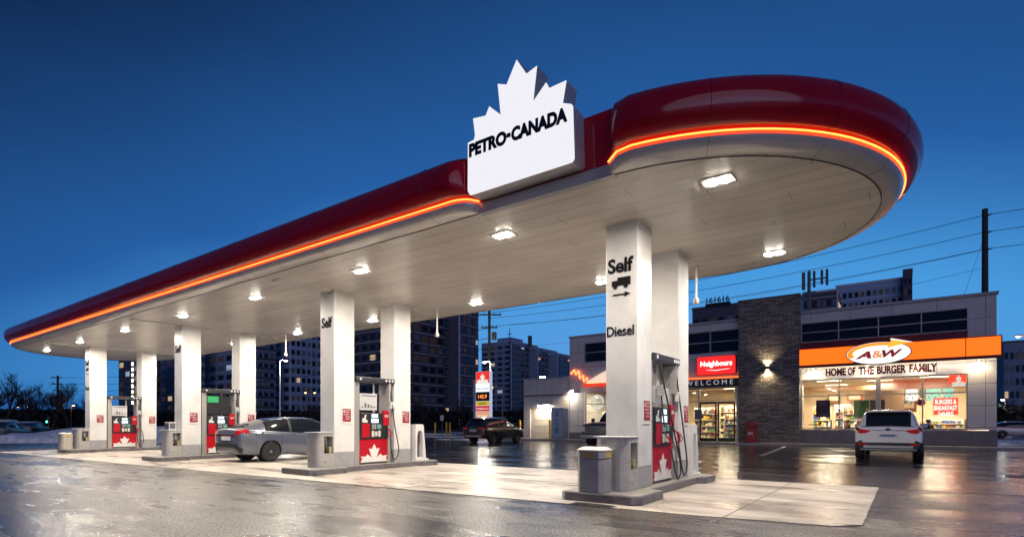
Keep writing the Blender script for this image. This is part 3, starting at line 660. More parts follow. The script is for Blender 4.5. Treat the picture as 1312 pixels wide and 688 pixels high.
# red notice plates on the columns' right faces
def notice(x, y, z, lab):
    t = thing('notice_plate', lab, 'sign', (x, y, z), 0, 'red notice plates on the canopy columns')
    MB().box(.0, .012, -.15, .15, -.21, .20).build('backing', WHITE, t, bevel=.003)
    MB().box(.0125, .016, -.125, .125, -.15, .175).build('red_print', mat('notice red', srgb('8e2330'), .5), t)
    mb = MB()
    for k in range(5): mb.box(.0165, .018, -.04 if k != 2 else -.10, .10 - .02 * (k % 3), .13 - k * .055, .15 - k * .055)
    mb.prism([(-.08 + .035 * cos(tau * q / 12), .11 + .035 * sin(tau * q / 12)) for q in range(12)], .0165, .018, 'x')
    mb.build('small_print', mat('print pink', (.6, .45, .45), .5), t)
ISN = ['the nearest island', 'the island right of the silver sedan', 'the island behind the silver sedan', 'the farthest island']
for i, x in enumerate(COLX):
    notice(x + .001, 8.735, 1.41, 'red notice plate on the front column of ' + ISN[i])
    notice(x + .001, 10.74, 1.38, 'red notice plate on the rear column of ' + ISN[i])

# ================================================================== SHOP
FY = 34.6
def F(px, py): p = at_y(px, py, FY); return p.x, p.z
shop = thing('shop_building', 'long white panelled shop with a restaurant front, glass entrance and low garage wing', 'building', (-8, FY, 0))
SX = -8.0
def sb(x0, x1, y0, y1, z0, z1, name, m, parent=None, bevel=0, **k):
    return MB().box(x0 - SX, x1 - SX, y0, y1, z0, z1).build(name, m, parent or shop, bevel=bevel, **k)
# facade pieces (outer face at y=0 local, thickness .25)
T = .25
def wallx(x0, x1, z0, z1, m=SHOPWALL, name='wall'): return sb(x0, x1, 0, T, z0, z1, name, m)
BASEM = mat('dark base cladding', (.16, .15, .17), .5, noise=.2, nscale=3)
# restaurant bay  x -4.83 .. 3.5
wallx(2.44, 3.5, .92, 7.40)                      # right pier
wallx(-4.83, 2.44, 6.85, 7.40); wallx(-4.83, 2.44, 3.67, 4.45)
wallx(-4.83, 2.44, 5.30, 5.78, MAROON)
sb(-4.83, 3.53, -.03, T, .13, .88, 'base_wall', BASEM)
sb(-4.86, 3.58, -.08, .30, 7.40, 7.52, 'parapet_cap', mat('parapet', (.42, .41, .42), .4))
# upper dark windows: 4 columns x 2 rows
def win_grid(x0, x1, z0, z1, nc, nr, m=DARKGLASS, fw=.05, xs=None, name='window'):
    fm = mat('window frame', (.42, .42, .43), .4, metal=.3)
    w = sb(x0, x1, .10, .14, z0, z1, name, m)
    fr = MB()
    xs = xs or [x0 + (x1 - x0) * i / nc for i in range(nc + 1)]
    for x in xs: fr.box(x - fw / 2 - SX, x + fw / 2 - SX, -.01, .098, z0, z1)
    for i in range(nr + 1):
        z = z0 + (z1 - z0) * i / nr
        for a, b in zip(xs[:-1], xs[1:]): fr.box(a + fw / 2 - SX, b - fw / 2 - SX, -.006, .096, z - fw / 2, z + fw / 2)
    f = fr.build('window_frame', fm, w); return w
win_grid(-4.80, 2.44, 5.78, 6.85, 4, 2)
# ground floor glazing of the restaurant
def glazing(x0, x1, z0, z1, xs, zs, fm, name='shop_window'):
    for a, b in zip(xs[:-1], xs[1:]):
        p = sb(a, b, .09, .102, z0, z1, name, GLASS)
        f = MB()
        f.box(a - SX - .03, a - SX + .03, .02, .088, z0, z1).box(b - SX - .03, b - SX + .03, .021, .087, z0, z1)
        for z in zs: f.box(a + .03 - SX, b - .03 - SX, .025, .085, z - .03, z + .03)
        f.build('window_frame', fm, p)
FR = mat('anodised frame', (.38, .36, .34), .4, metal=.4)
glazing(-4.80, 2.42, .90, 3.67, [-4.80, -2.96, -1.19, .68, 2.42], [.93, 2.75, 3.64], FR)
sb(-1.30, -1.08, -.02, .2, .88, 3.67, 'mullion_pier', FR)
# entrance bay x -19.8 .. -8.09
wallx(-19.8, -8.05, 6.92, 7.40)
sb(-19.85, -8.05, -.08, .30, 7.40, 7.52, 'parapet_cap', mat('parapet'))
wallx(-19.8, -8.05, 3.45, 5.58)
wallx(-19.8, -18.62, .6, 3.45); wallx(-19.8, -18.58, 5.58, 6.92)
sb(-19.83, -18.5, -.03, T, .1, .6, 'base_wall', BASEM)
win_grid(-18.58, -8.09, 5.58, 6.92, 6, 2)
glazing(-18.5, -10.75, .75, 3.45, [-18.5, -16.5, -14.6, -12.6, -11.5], [.78, 2.6, 3.42], FR)
sb(-18.5, -10.75, -.03, T, .1, .72, 'base_wall', BASEM)
# vestibule by the door
sb(-11.5, -11.3, -.02, .2, .13, 3.45, 'mullion_pier', WHITE)
glazing(-11.3, -10.55, .2, 3.45, [-11.3, -10.55], [.3, 2.6, 3.4], FR)
glazing(-10.5, -8.3, 2.6, 3.45, [-10.5, -8.36], [2.66, 3.42], FR)
sb(-8.30, -8.05, -.02, .2, .13, 3.45, 'mullion_pier', WHITE)
for k, (a, b) in enumerate([(-10.5, -9.45), (-9.41, -8.36)]):
    d = sb(a, b, .07, .085, .16, 2.58, 'entrance_door', GLASS)
    f = MB().box(a - SX, a + .10 - SX, .04, .069, .16, 2.58).box(b - .10 - SX, b - SX, .04, .069, .16, 2.58).box(a + .1 - SX, b - .1 - SX, .041, .068, .16, .34).box(a + .1 - SX, b - .1 - SX, .041, .068, 2.44, 2.58)
    f.build('door_frame', BLACK, d)
    hx = (b - .16 if k == 0 else a + .16) - SX
    MB().tube([(hx, .0, .9), (hx, .0, 1.5)], .015, 8).build('door_handle', STEEL, d)
# stone pier
st = sb(-8.06, -4.83, -.45, 1.2, .13, 8.42, 'stone_pier', STONE)
sb(-8.10, -4.79, -.49, 1.24, 8.42, 8.50, 'pier_cap', DGREY)
# sides, back, roof, floor
sb(3.25, 3.5, .25, 13, .1, 7.40, 'side_wall', SHOPWALL)
sb(-19.8, -19.55, .25, 13, .1, 7.40, 'side_wall', SHOPWALL)
sb(-19.8, 3.5, 13, 13.25, .1, 7.4, 'back_wall', SHOPWALL)
sb(-19.5, 3.2, .26, 12.95, 4.3, 4.5, 'roof_slab', DGREY)
sb(-19.5, 3.2, .26, 12.95, 7.1, 7.2, 'roof', DGREY)
sb(-19.5, 3.2, .26, 12.95, .02, .16, 'floor', mat('tiled floor', (.30, .24, .19), .35, noise=.2, nscale=2))
sb(-19.5, 3.2, .26, 12.95, 3.72, 3.78, 'ceiling', mat('ceiling', (.7, .66, .58), .6))
INW = mat('cream interior wall', (.70, .56, .38), .6, noise=.15, nscale=1)
sb(-19.5, 3.2, 8.6, 8.7, .17, 3.7, 'interior_wall', INW)
sb(-8.0, -7.9, .3, 8.5, .17, 3.7, 'interior_wall', INW)
# garage wing x -23.84 .. -19.85
GW = panel_mat('white garage panels', (.60, .58, .55), 1.33, 1.6)
for (a, b, c, d) in [(-23.84, -23.25, .1, 4.55), (-20.82, -19.85, .1, 4.55), (-23.25, -20.82, 2.45, 4.55)]: sb(a, b, 0, T, c, d, 'wing_wall', GW)
sb(-23.84, -19.86, .25, 9, .1, 4.5, 'wing_block', GW)
sb(-23.9, -19.86, -.05, .3, 4.55, 4.66, 'wing_cap', mat('parapet'))
sb(-23.86, -19.87, -.02, -.001, 3.30, 3.38, 'red_stripe', MAROON)
gd = sb(-23.25, -20.82, .12, .2, .05, 2.45, 'garage_door', mat('garage door', (.66, .60, .50), .45, noise=.05))
mb = MB()
for k in range(1, 5): mb.box(-23.25 - SX, -20.82 - SX, .112, .119, .05 + k * .48, .062 + k * .48)
mb.build('door_seams', DGREY, gd)
MB().tube([(-21.6 - SX, .1, .85), (-21.6 - SX, .1, 1.05)], .02, 6).build('door_handle', BLACK, gd)
dr = sb(-20.4, -19.95, -.012, -.002, .1, 3.0, 'service_door', mat('service door', (.5, .45, .36), .5))
# --- restaurant band
og = thing('restaurant_sign_band', 'long glowing orange sign band over the restaurant windows', 'sign band', (-4.94, FY, 4.43))
ORANGE = mat('lit orange band', (.7, .2, .01), .4, em=(1, .135, .006), es=1.2, noise=.04, nscale=1)
MB().box(0, 7.26, -.42, -.03, .03, .90).build('lit_face', ORANGE, og)
MB().box(7.30, 8.55, -.42, -.03, .03, .90).build('lit_face', ORANGE, og)
MB().box(-.01, 8.6, -.43, -.01, -.12, .028).build('lower_trim', mat('band trim', srgb('7a1a1c'), .4), og)
MB().box(-.01, 8.6, -.36, -.01, .905, .96).build('upper_trim', mat('band trim'), og)
MB().box(8.55, 8.6, -.43, -.01, .03, .9).build('end_cap', mat('band trim'), og)
MB().box(7.262, 7.298, -.41, -.02, .03, .9).build('divider', mat('band trim'), og)
# oval logo sign
x0, z0 = F(1086, 470); x1, z1 = F(1167, 435)
cx, cz = (x0 + x1) / 2, (z0 + z1) / 2 - .03; hw, hh = (x1 - x0) / 2 * 1.03, .60
lg = thing('oval_logo_sign', 'white oval burger restaurant logo sign with an orange swoosh arrow', 'sign', (cx, FY - .43, cz))
ell = lambda a, b, k=1, n=48, dx=0, dz=0: [(dx + a * k * cos(tau * i / n), dz + b * k * sin(tau * i / n)) for i in range(n)]
MB().prism(ell(hw, hh), -.16, -.01, 'y').build('rim', mat('dark brown rim', srgb('5a1d12'), .4), lg)
WLIT = mat('lit white', (.8, .8, .78), .4, em=(1, .93, .85), es=.85)
MB().prism(ell(hw * .97, hh * .93), -.168, -.162, 'y').build('oval_face', WLIT, lg)
# swoosh arrow: crescent along the upper left with arrow head to the right
oz_ = []
for i in range(25):
    a = R(205 - (205 - 62) * i / 24); oz_.append((hw * .95 * cos(a), hh * .90 * sin(a)))
inn = []
for i in range(25):
    a = R(62 + (205 - 62) * i / 24); k = .60 + .12 * abs(i - 12) / 12; inn.append((hw * (.80) * cos(a) + .02, hh * .62 * sin(a) + .02))
MB().prism(oz_ + inn, -.176, -.169, 'y').build('swoosh', emit('swoosh orange', (1, .30, .01), 1.0), lg)
MB().prism([(.30 * hw, hh * .58), (.42 * hw, hh * 1.12), (.95 * hw, hh * .78), (.30 * hw, hh * .40)], -.186, -.170, 'y').build('arrow_head', emit('arrow yellow', (1, .42, .03), 1.1), lg)
MB().prism([(.36 * hw, hh * 1.08), (.40 * hw, hh * 1.20), (1.02 * hw, hh * .76), (.95 * hw, hh * .74)], -.188, -.172, 'y').build('arrow_edge', WLIT, lg)
BURG = emit('burgundy letters', (.20, .008, .016), .8)
text_mb('A', .50 * hw, .62 * hh, .01, .045, shear=.35, org=(-.70 * hw, -.171, -.42 * hh)).build('letter', BURG, lg)
text_mb('&', .32 * hw, .60 * hh, .01, .01, org=(-.17 * hw, -.172, -.40 * hh)).build('letter', emit('amp orange', (.85, .25, .02), .7), lg)
text_mb('W', .62 * hw, .62 * hh, .01, .045, shear=.3, org=(.12 * hw, -.171, -.40 * hh)).build('letter', BURG, lg)
# HOME OF THE BURGER FAMILY
hf = thing('slogan_lettering', 'raised dark slogan letters on the wall under the orange band', 'lettering', (-3.6, FY, 3.80))
words_ = [('HOME', 1058, 1093), ('OF', 1096, 1110), ('THE', 1112.5, 1121.5), ('BURGER', 1123, 1161), ('FAMILY', 1164.5, 1201)]
words_ = [('HOME', 1058, 1084), ('OF', 1086, 1096), ('THE', 1100, 1120), ('BURGER', 1123.5, 1161), ('FAMILY', 1165, 1201)]
for w_, a, b in words_:
    xa = F(a, 475)[0]; xb = F(b, 475)[0]
    text_mb(w_, xb - xa, .42, .015, .045, org=(xa + 3.6, -.002, .03)).build('word', mat('slogan maroon', srgb('2c1018'), .7, spec=.1), hf)
# downlights under the band
for i, px in enumerate((1042, 1112, 1176, 1253)):
    x = F(px, 470)[0]
    t = thing('wall_downlight', 'small warm downlight under the orange band, number %s from the stone pier' % ['one', 'two', 'three', 'four'][i], 'light', (x, FY - .22, 4.31), 0, 'downlights under the orange band')
    MB().lathe([(.07, 0), (.08, -.03), (.05, -.05)], 14).build('housing', DGREY, t); MB().lathe([(.05, -.052), (.04, -.06)], 14).build('lens', emit('warm lens', (1, .75, .4), 12), t)
    spot('downlight', (x, FY - .24, 4.22), 75, (1, .74, .42), (R(14), 0, 0), R(140), .8)
t = thing('added_wall_strip', 'long thin light strip added under the orange sign band to brighten the wall', 'light strip', (-4.9, FY - .36, 4.295))  # strip added to brighten the wall behind the slogan, no known fitting
MB().box(0, 8.4, -.03, .03, -.0, .014).build('housing', DGREY, t); MB().box(.05, 8.35, -.02, .02, -.006, -.001).build('diffuser', emit('added warm strip', (1, .8, .55), 3), t)
area('added_wall_wash', (-.7, FY - .36, 4.27), 46, 8.2, (1, .82, .62), (R(28), 0, 0), 'RECTANGLE', .06)  # added lamp, gives the slogan wall its even light
# --- entrance signs
x0, z0 = F(894, 480); x1, z1 = F(944, 456)
nb = thing('entrance_sign', 'glowing red rounded shop sign with white lettering above the glass doors', 'sign', ((x0 + x1) / 2, FY, (z0 + z1) / 2))
w2, h2 = (x1 - x0) / 2, .58
def rrect(w, h, r, n=5):
    pts = []
    for sx, sy, a0 in ((1, 1, 0), (-1, 1, 90), (-1, -1, 180), (1, -1, 270)):
        for i in range(n): a = R(a0 + 90 * i / (n - 1)); pts.append((sx * (w - r) + r * cos(a), sy * (h - r) + r * sin(a)))
    return pts
MB().prism(rrect(w2, h2, .15), -.22, -.01, 'y').build('box', mat('sign red return', srgb('7a0f14'), .4), nb)
MB().prism(rrect(w2 * .98, h2 * .96, .14), -.228, -.222, 'y').build('lit_face', mat('lit red', (.6, .02, .02), .4, em=(1, .022, .022), es=.85, noise=.3, nscale=2), nb)
text_mb('Neighbours', w2 * 1.62, .42, .02, .03, org=(-w2 * .80, -.229, -.14)).build('lettering', emit('lit letters', (1, .86, .80), 1.5), nb)
MB().prism([(-w2 * .5, -.26), (0, -.33), (w2 * .7, -.24), (w2 * .7, -.22), (0, -.295), (-w2 * .5, -.245)], -.238, -.229, 'y').build('underline', emit('lit letters'), nb)
wb = thing('welcome_band', 'dark fascia band reading welcome over the glass entrance', 'sign band', (-14.5, FY, 3.50))
MB().box(-1, 6.44, -.32, -.01, 0, .46).build('board', mat('band dark', (.022, .018, .03), .4), wb)
MB().box(-1, 6.44, -.33, -.01, .465, .56).build('lit_edge', emit('orange edge', (1, .16, .03), 1.4), wb)
xa = F(880.5, 490)[0]; xb = F(941, 490)[0]
text_mb('WELCOME', xb - xa, .28, .02, .0, org=(xa + 14.5, -.322, .10), spacing=1.55).build('lettering', emit('lit pale letters', (.55, .5, .62), .6), wb)
# left flame neon + wing awning
aw = thing('leaf_awning', 'red and white lit awning with zigzag leaf edge on the left shop wall', 'awning', (-18.4, FY, 4.1))
zz = [(733, 477), (736, 471), (738.5, 476), (741, 472), (743, 480), (746, 476), (746.5, 487), (750, 481), (752, 490)]
pz = [(F(a, b)[0] + 18.4, -.12, F(a, b)[1] - 4.1) for a, b in [(732, 479), (737, 474), (739, 480), (742, 475), (744, 485), (748, 481), (749, 489), (753, 484), (754, 490.5)]]
MB().tube(pz + [(3.6, -.12, .04)], .045, 8).build('neon_edge', emit('neon awning', (1, .16, .04), 5), aw)
wp = [(754, 489), (762, 484), (772, 478), (790, 470)]
pp = [(F(a, b)[0] + 18.4, F(a, b)[1] - 4.1) for a, b in wp]
MB().prism([(.0, .0)] + pp[1:] + [(3.6, pp[-1][1]), (3.6, 0.)], -.2, -.02, 'y').build('lit_wing', mat('lit cream wing', (.8, .75, .7), .4, em=(1, .66, .45), es=.75), aw)
MB().box(-.2, 3.6, -.22, -.01, -.28, -.06).build('red_valance', emit('red valance', (.85, .05, .02), .8), aw)
# round window decal
x, z = F(763.5, 515)
t = thing('round_window_sign', 'white round wreath-like sign hanging in the left shop window', 'sign', (x, FY + .2, z))
MB().tube([(.48 * cos(tau * k / 24), 0, .48 * sin(tau * k / 24)) for k in range(24)], .05, 6, closed=True).build('ring', emit('white decal', (1, .95, .85), .7), t)
mb = MB()
for k in range(16): a = tau * k / 16; mb.prism([(.26 * cos(a - .1), .26 * sin(a - .1)), (.42 * cos(a - .06), .42 * sin(a - .06)), (.42 * cos(a + .06), .42 * sin(a + .06)), (.26 * cos(a + .1), .26 * sin(a + .1))], -.01, .01, 'y')
mb.build('petals', emit('white decal'), t)
MB().box(-.2, .2, -.01, .01, -.05, .05).build('centre_bar', emit('white decal'), t)
# sconce on the stone pier
x, z = F(985.5, 472)
t = thing('wall_sconce', 'up and down wall light mounted on the dark stone pier', 'light', (x, FY - .45, z))
MB().box(-.10, .10, -.12, 0, -.10, .10).build('body', DGREY, t, bevel=.01)
MB().box(-.08, .08, -.10, -.02, .101, .108).build('lens', emit('warm lens'), t); MB().box(-.08, .08, -.10, -.02, -.108, -.101).build('lens', emit('warm lens'), t)
spot('sconce_up', (x, FY - .56, z + .12), 140, (1, .80, .45), (R(180 - 12), 0, 0), R(120), 1)
spot('sconce_down', (x, FY - .56, z - .12), 170, (1, .80, .45), (R(12), 0, 0), R(125), 1)
# red bin by the pier
x = F(967, 560)[0]
t = thing('red_bin', 'small red litter bin standing against the dark stone pier', 'litter bin', (x, FY - .9, .13))
MB().box(-.26, .26, -.22, .22, 0, .84).build('body', mat('bin red', srgb('9c1420'), .4), t, bevel=.02)
MB().box(-.28, .28, -.24, .24, .90, 1.15).build('hood', mat('bin red'), t, bevel=.03); MB().box(-.24, .24, -.20, .20, .84, .90).build('opening', BLACK, t)
MB().box(-.14, .14, -.226, -.221, .45, .62).build('label', mat('print pink', (.6, .45, .45), .5), t)
# garage wall lamp and roof flood lamp
x, z = F(698, 519)
t = thing('garage_lamp', 'wide lamp glowing above the closed garage door', 'light', (x, FY, z))
MB().box(-.5, .5, -.30, -.0, .0, .06).build('housing', DGREY, t); MB().box(-.45, .45, -.28, -.02, -.02, -.001).build('lens', emit('lamp lens'), t)
area('garage_lamp', (x, FY - .2, z - .06), 38, .8, (1, .80, .55), (R(14), 0, 0), 'RECTANGLE', .2)
x, z = F(735, 502)
t = thing('corner_floodlight', 'small white floodlight on the corner between garage and shop', 'light', (x, FY - .02, z))
MB().box(-.14, .14, -.25, 0, -.08, .08).build('housing', WHITE, t, bevel=.02); MB().box(-.12, .12, -.258, -.251, -.06, .06).build('lens', emit('lamp lens'), t)
area('floodlight', (x - .3, FY - .5, z - .1), 24, .2, (1, .86, .66), (R(35), 0, R(-40)))
x, z = F(692, 481)
t = thing('roof_floodlight', 'small floodlight on the flat roof of the garage wing', 'light', (x, FY + .4, 4.6))
MB().box(-.28, .28, -.1, .1, 0, .22).build('housing', WHITE, t, bevel=.03); MB().box(-.25, .25, -.106, -.101, .03, .19).build('lens', emit('lamp lens'), t)
# ice box
x0 = F(716, 560)[0]; x1 = F(731.5, 560)[0]
t = thing('ice_freezer', 'pale blue ice freezer with vertical lettering beside the garage door', 'freezer', ((x0 + x1) / 2, FY - .75, .0))
w = (x1 - x0) / 2
MB().box(-w, w, -.35, .35, .05, 2.35).build('cabinet', mat('freezer', (.30, .36, .44), .4), t, bevel=.03)
MB().box(-w + .03, w - .03, -.36, -.352, .3, 2.28).build('door', mat('freezer door', (.36, .43, .52), .35), t)
for k, ch in enumerate('ICE'): text_mb(ch, .30 if ch != 'I' else .10, .42, .004, .03, org=(-.15 if ch != 'I' else -.05, -.361, 1.72 - k * .58)).build('letter', mat('ice blue', (.03, .16, .5), .4), t)
# bollards
def bollard(x, y, lab, h=1.05, tilt=0, grp='yellow steel bollards'):
    t = thing('bollard', lab, 'bollard', (x, y, 0), 0, grp)
    MB().lathe([(.075, 0), (.075, h - .05), (.05, h), (.005, h + .02)], 12).build('post', YELLOW, t, smooth=True)
    MB().lathe([(.09, 0), (.09, .03), (.075, .032)], 12).build('base_ring', DGREY, t); t.rotation_euler = (0, tilt, 0)
for px, lab in ((675, 'yellow bollard left of the garage door'), (712.5, 'yellow bollard between garage door and ice freezer')):
    p = at_z(px, 568, 0); bollard(F(px, 560)[0], FY - .9, lab, 1.5)
# --- interiors
for i, (x, y, lab) in enumerate([(-3.6, 36.2, 'ceiling light strip over the left dining tables'), (-1.2, 37.5, 'ceiling light strip before the green wall panel'), (1.2, 36.2, 'ceiling light strip over the red window sign'), (-3.6, 40.2, 'ceiling light strip at the back of the dining room'), (1.6, 40.2, 'ceiling light strip over the kitchen counter'),
                    (-9.4, 36.6, 'ceiling light strip inside the glass doors'), (-9.8, 40, 'ceiling light strip over the shop shelves'), (-12.2, 38, 'ceiling light strip left of the entrance'), (-17.5, 37.2, 'ceiling light strip behind the round window sign')]):
    t = thing('ceiling_light', lab, 'light', (x, y, 3.72), 0, 'ceiling light strips inside the shop')
    MB().box(-.65, .65, -.17, .17, -.04, .0).build('frame', WHITE, t); MB().box(-.6, .6, -.13, .13, -.055, -.042).build('diffuser', emit('shop diffuser', (1, .80, .50), 6), t)
    area('shop_light', (x, y, 3.6), SHOP_P * (.55 if x < -8 else 1), 1.2, (1, .83, .60), (0, 0, 0), 'RECTANGLE', .3)
SHELFM = mat('shelf white', (.6, .55, .45), .5)
PRODS = [mat('goods ' + n, c, .5) for n, c in (('cream', (.65, .55, .38)), ('red', (.35, .08, .05)), ('green', (.12, .2, .08)), ('white', (.7, .68, .62)), ('brown', (.2, .09, .04)), ('yellow', (.6, .4, .06)), ('blue', (.05, .12, .35)))]
def shelf(x, y, w, h, lab, rz=0, n=5):
    t = thing('display_shelf', lab, 'shelf', (x, y, .16), rz)
    MB().box(-w / 2, -w / 2 + .04, -.2, .2, 0, h).box(w / 2 - .04, w / 2, -.2, .2, 0, h).build('side_panels', SHELFM, t)
    MB().box(-w / 2, w / 2, .2, .23, 0, h).build('back_panel', SHELFM, t)
    for i in range(n):
        z = .08 + i * (h - .15) / n
        MB().box(-w / 2 + .04, w / 2 - .04, -.2, .2, z, z + .03).build('shelf_board', SHELFM, t)
        mbs = [MB() for _ in PRODS]; xx = -w / 2 + .07; 
        while xx < w / 2 - .14:
            ww = random.uniform(.07, .16); hh_ = random.uniform(.10, (h - .15) / n - .08); random.choice(mbs).box(xx, xx + ww, -.17, .1, z + .031, z + .031 + hh_); xx += ww + .02
        for q, mb_ in enumerate(mbs):
            if mb_.v: mb_.build('goods_row', PRODS[q], t)
    return t
shelf(-4.2, 38.6, 1.0, 2.1, 'bright stocked drinks shelf beside the dining tables'); shelf(-2.5, 39.4, 1.3, 2.1, 'stocked shelf behind the purple window poster')
shelf(-9.0, 37.4, 1.3, 1.7, 'low goods shelf right behind the glass doors'); shelf(-11.2, 38.6, 1.6, 2.2, 'tall goods shelf left of the glass doors')
shelf(-17.6, 37.6, 2.0, 2.0, 'goods shelf behind the round window sign'); shelf(-9.8, 41, 2.2, 2.4, 'tall back shelf seen through the entrance')
def flat_sign(name, lab, cat, x0, x1, z0, z1, y, m, parts=()):
    t = thing(name, lab, cat, ((x0 + x1) / 2, y, z0)); w = (x1 - x0) / 2
    MB().box(-w, w, -.015, .015, 0, z1 - z0).build('panel', m, t)
    for nm, a, b, c, d, mm_ in parts: MB().box(-w + a * 2 * w, -w + b * 2 * w, -.024, -.016, c * (z1 - z0), d * (z1 - z0)).build(nm, mm_, t)
    return t
xa, za = F(1045, 534); xb, zb = F(1063, 512)
LILAC = mat('poster lilac', (.32, .2, .26), .5)
flat_sign('window_poster', 'dark purple poster in the left restaurant window', 'poster', xa, xb, za, zb, FY + .22, mat('poster purple', (.11, .035, .06), .5), [('print', .12, .88, .70, .74, LILAC), ('print', .12, .7, .80, .86, LILAC), ('print', .15, .85, .12, .2, LILAC), ('print', .3, .7, .3, .6, mat('poster plum', (.16, .05, .08), .5))])
xa, za = F(1091, 535); xb, zb = F(1109, 511)
GRN = wet  # placeholder name kept local
gm = mat('green wall', (.05, .16, .04), .6, noise=.7, nscale=9)
flat_sign('plant_wall', 'green planted wall panel inside the restaurant', 'wall panel', xa * 1.0, xa + .72, za, zb, FY + 1.6, gm)
flat_sign('mosaic_panel', 'dark tiled panel right of the green planted panel', 'wall panel', xa + .76, xa + 1.45, za, zb, FY + 1.62, mat('mosaic', (.07, .06, .06), .4, noise=.8, nscale=14))
# partition behind them
t = thing('dining_partition', 'tan partition wall inside the restaurant behind the green panel', 'partition', (xa + .8, FY + 1.9, .16)); MB().box(-.3, 1.5, -.04, .04, 0, 2.9).build('panel', mat('tan', (.42, .27, .16), .6), t)
# menu boards
MW = emit('menu white', (.95, .95, .85), 1.0); MT = emit('menu teal', (.25, .75, .55), .8)
for k, (pa, pb, m_, lab) in enumerate([(1127, 1140, MW, 'white backlit menu board farthest left above the counter'), (1141, 1158, MW, 'second white backlit menu board above the counter'), (1160, 1176, MW, 'third white backlit menu board above the counter'), (1178, 1186, mat('menu dark', (.03, .03, .03), .4), 'narrow dark menu board between the white and teal boards'), (1187, 1206, MT, 'teal backlit menu board above the red window sign'), (1208, 1222, MT, 'teal backlit menu board at the right end')]):
    Yb = FY + 3.6; A = at_y(pa, 507, Yb); B = at_y(pb, 494, Yb)
    t = flat_sign('menu_board', lab, 'menu board', A.x, B.x, 2.50, 3.16, Yb, m_, [('print', .1 + .22 * q, .2 + .22 * q, .15 + .3 * (q % 2), .35 + .3 * (q % 2), DGREY) for q in range(4)]); t['group'] = 'menu boards above the counter'
A = at_y(1126, 490, FY + 3.5); B = at_y(1236, 480, FY + 3.5)
flat_sign('menu_header', 'long coral red header panel above the menu boards', 'header panel', A.x, B.x, 3.2, 3.7, FY + 3.55, emit('coral', (.65, .12, .05), .7))
flat_sign('kitchen_counter', 'tan service counter below the menu boards', 'counter', A.x, B.x, .17, 1.2, FY + 3.4, mat('counter brown', (.22, .10, .06), .5))
# red 24 hour window sign
xa, za = F(1196, 531); xb, zb = F(1228, 509)
t = flat_sign('window_sign', 'lit red window sign about burgers and breakfast', 'sign', xa, xb, za, zb, FY + .18, emit('win red', (.9, .035, .012), 2.6))
w = xb - xa
for k, (tx, m_) in enumerate([('BURGERS &', .86), ('BREAKFAST', .94), ('24HRS', .62)]):
    text_mb(tx, w * m_, .24, .012, .02, org=(-w * m_ / 2, -.018, (zb - za) - .31 - k * .31)).build('lettering', emit('lit letters'), t)
# maple leaf decal in the top right corner
xa, za = F(1216, 489); xb, zb = F(1238, 478)
t = thing('leaf_decal', 'white maple leaf on a red corner panel of the restaurant window', 'decal', (xa, FY + .12, 3.0))
MB().box(0, .72, -.004, .004, .2, .64).build('panel', emit('win red'), t); MB().prism([(.1 + a * .55, .05 + b * .6) for a, b in LEAF], -.012, -.005, 'y').build('leaf', emit('white decal'), t)
for k, (x, y, w_, h_, lab) in enumerate([(-4.35, FY + 5.2, .8, 2.2, 'tall bright shelf in the far left corner of the dining room'), (-3.3, FY + 6.4, .9, 2.3, 'tall stocked shelf on the back wall behind the dining tables'), (-1.9, FY + 7.2, 1.4, 1.5, 'low stocked shelf by the back wall near the green panel'), (1.7, FY + 2.6, 1.5, 1.35, 'low stocked rack behind the lit red window sign'), (-13.2, FY + 2.4, 1.6, 1.9, 'goods shelf by the glass left of the vestibule'), (-15.6, FY + 2.8, 1.8, 1.9, 'long goods shelf behind the left column of the nearest island')]): shelf(x, y, w_, h_, lab)
for k, (xx, zz2, w_, h_, mm_, lab) in enumerate([(-4.3, 2.7, .7, .5, 'goods brown', 'small brown framed picture high on the dining room wall'), (-3.2, 2.75, .9, .42, 'goods red', 'wide red framed picture high on the dining room wall'), (-1.2, 2.7, .6, .7, 'goods yellow', 'yellow framed picture on the dining room wall'), (-.3, 1.9, .8, 1.2, 'goods brown', 'tall brown menu picture beside the counter')]):
    flat_sign('wall_picture', lab, 'picture', xx, xx + w_, zz2, zz2 + h_, FY + 7.9 if k < 3 else FY + 5, MATS[mm_], [('print', .15, .85, .2, .8, mat('goods cream'))])
t = thing('wood_beam', 'dark timber beam crossing under the dining room ceiling', 'beam', (-3.0, FY + 3.2, 3.2)); MB().box(-1.8, 1.8, -.08, .08, 0, .22).build('beam', mat('goods brown'), t)
# tables, chairs
def chair(x, y, rz, lab, m):
    t = thing('dining_chair', lab, 'chair', (x, y, .16), rz, 'chairs in the restaurant window'); t.scale = (1, 1, 1.38)
    MB().box(-.2, .2, -.2, .2, .43, .47).build('seat', m, t, bevel=.01); MB().box(-.2, .2, .18, .21, .55, .92).build('backrest', m, t, bevel=.01)
    for a in (-.17, .17):
        for b in (-.17, .17): MB().tube([(a, b, 0), (a, b, .43 if b < 0 else .9)], .014, 6).build('leg', STEEL, t)
def table(x, y, lab):
    t = thing('dining_table', lab, 'table', (x, y, .16), 0, 'tables in the restaurant window'); t.scale = (1, 1, 1.38)
    MB().box(-.35, .35, -.35, .35, .71, .75).build('tabletop', mat('table top', (.45, .30, .18), .4), t, bevel=.01); MB().tube([(0, 0, 0), (0, 0, .71)], .03, 8).build('stem', STEEL, t); MB().lathe([(.22, 0), (.2, .02), (.03, .03)], 16).build('foot', BLACK, t)
TC = mat('chair red', srgb('6a1c18'), .5); KC = mat('chair dark', (.05, .04, .04), .5)
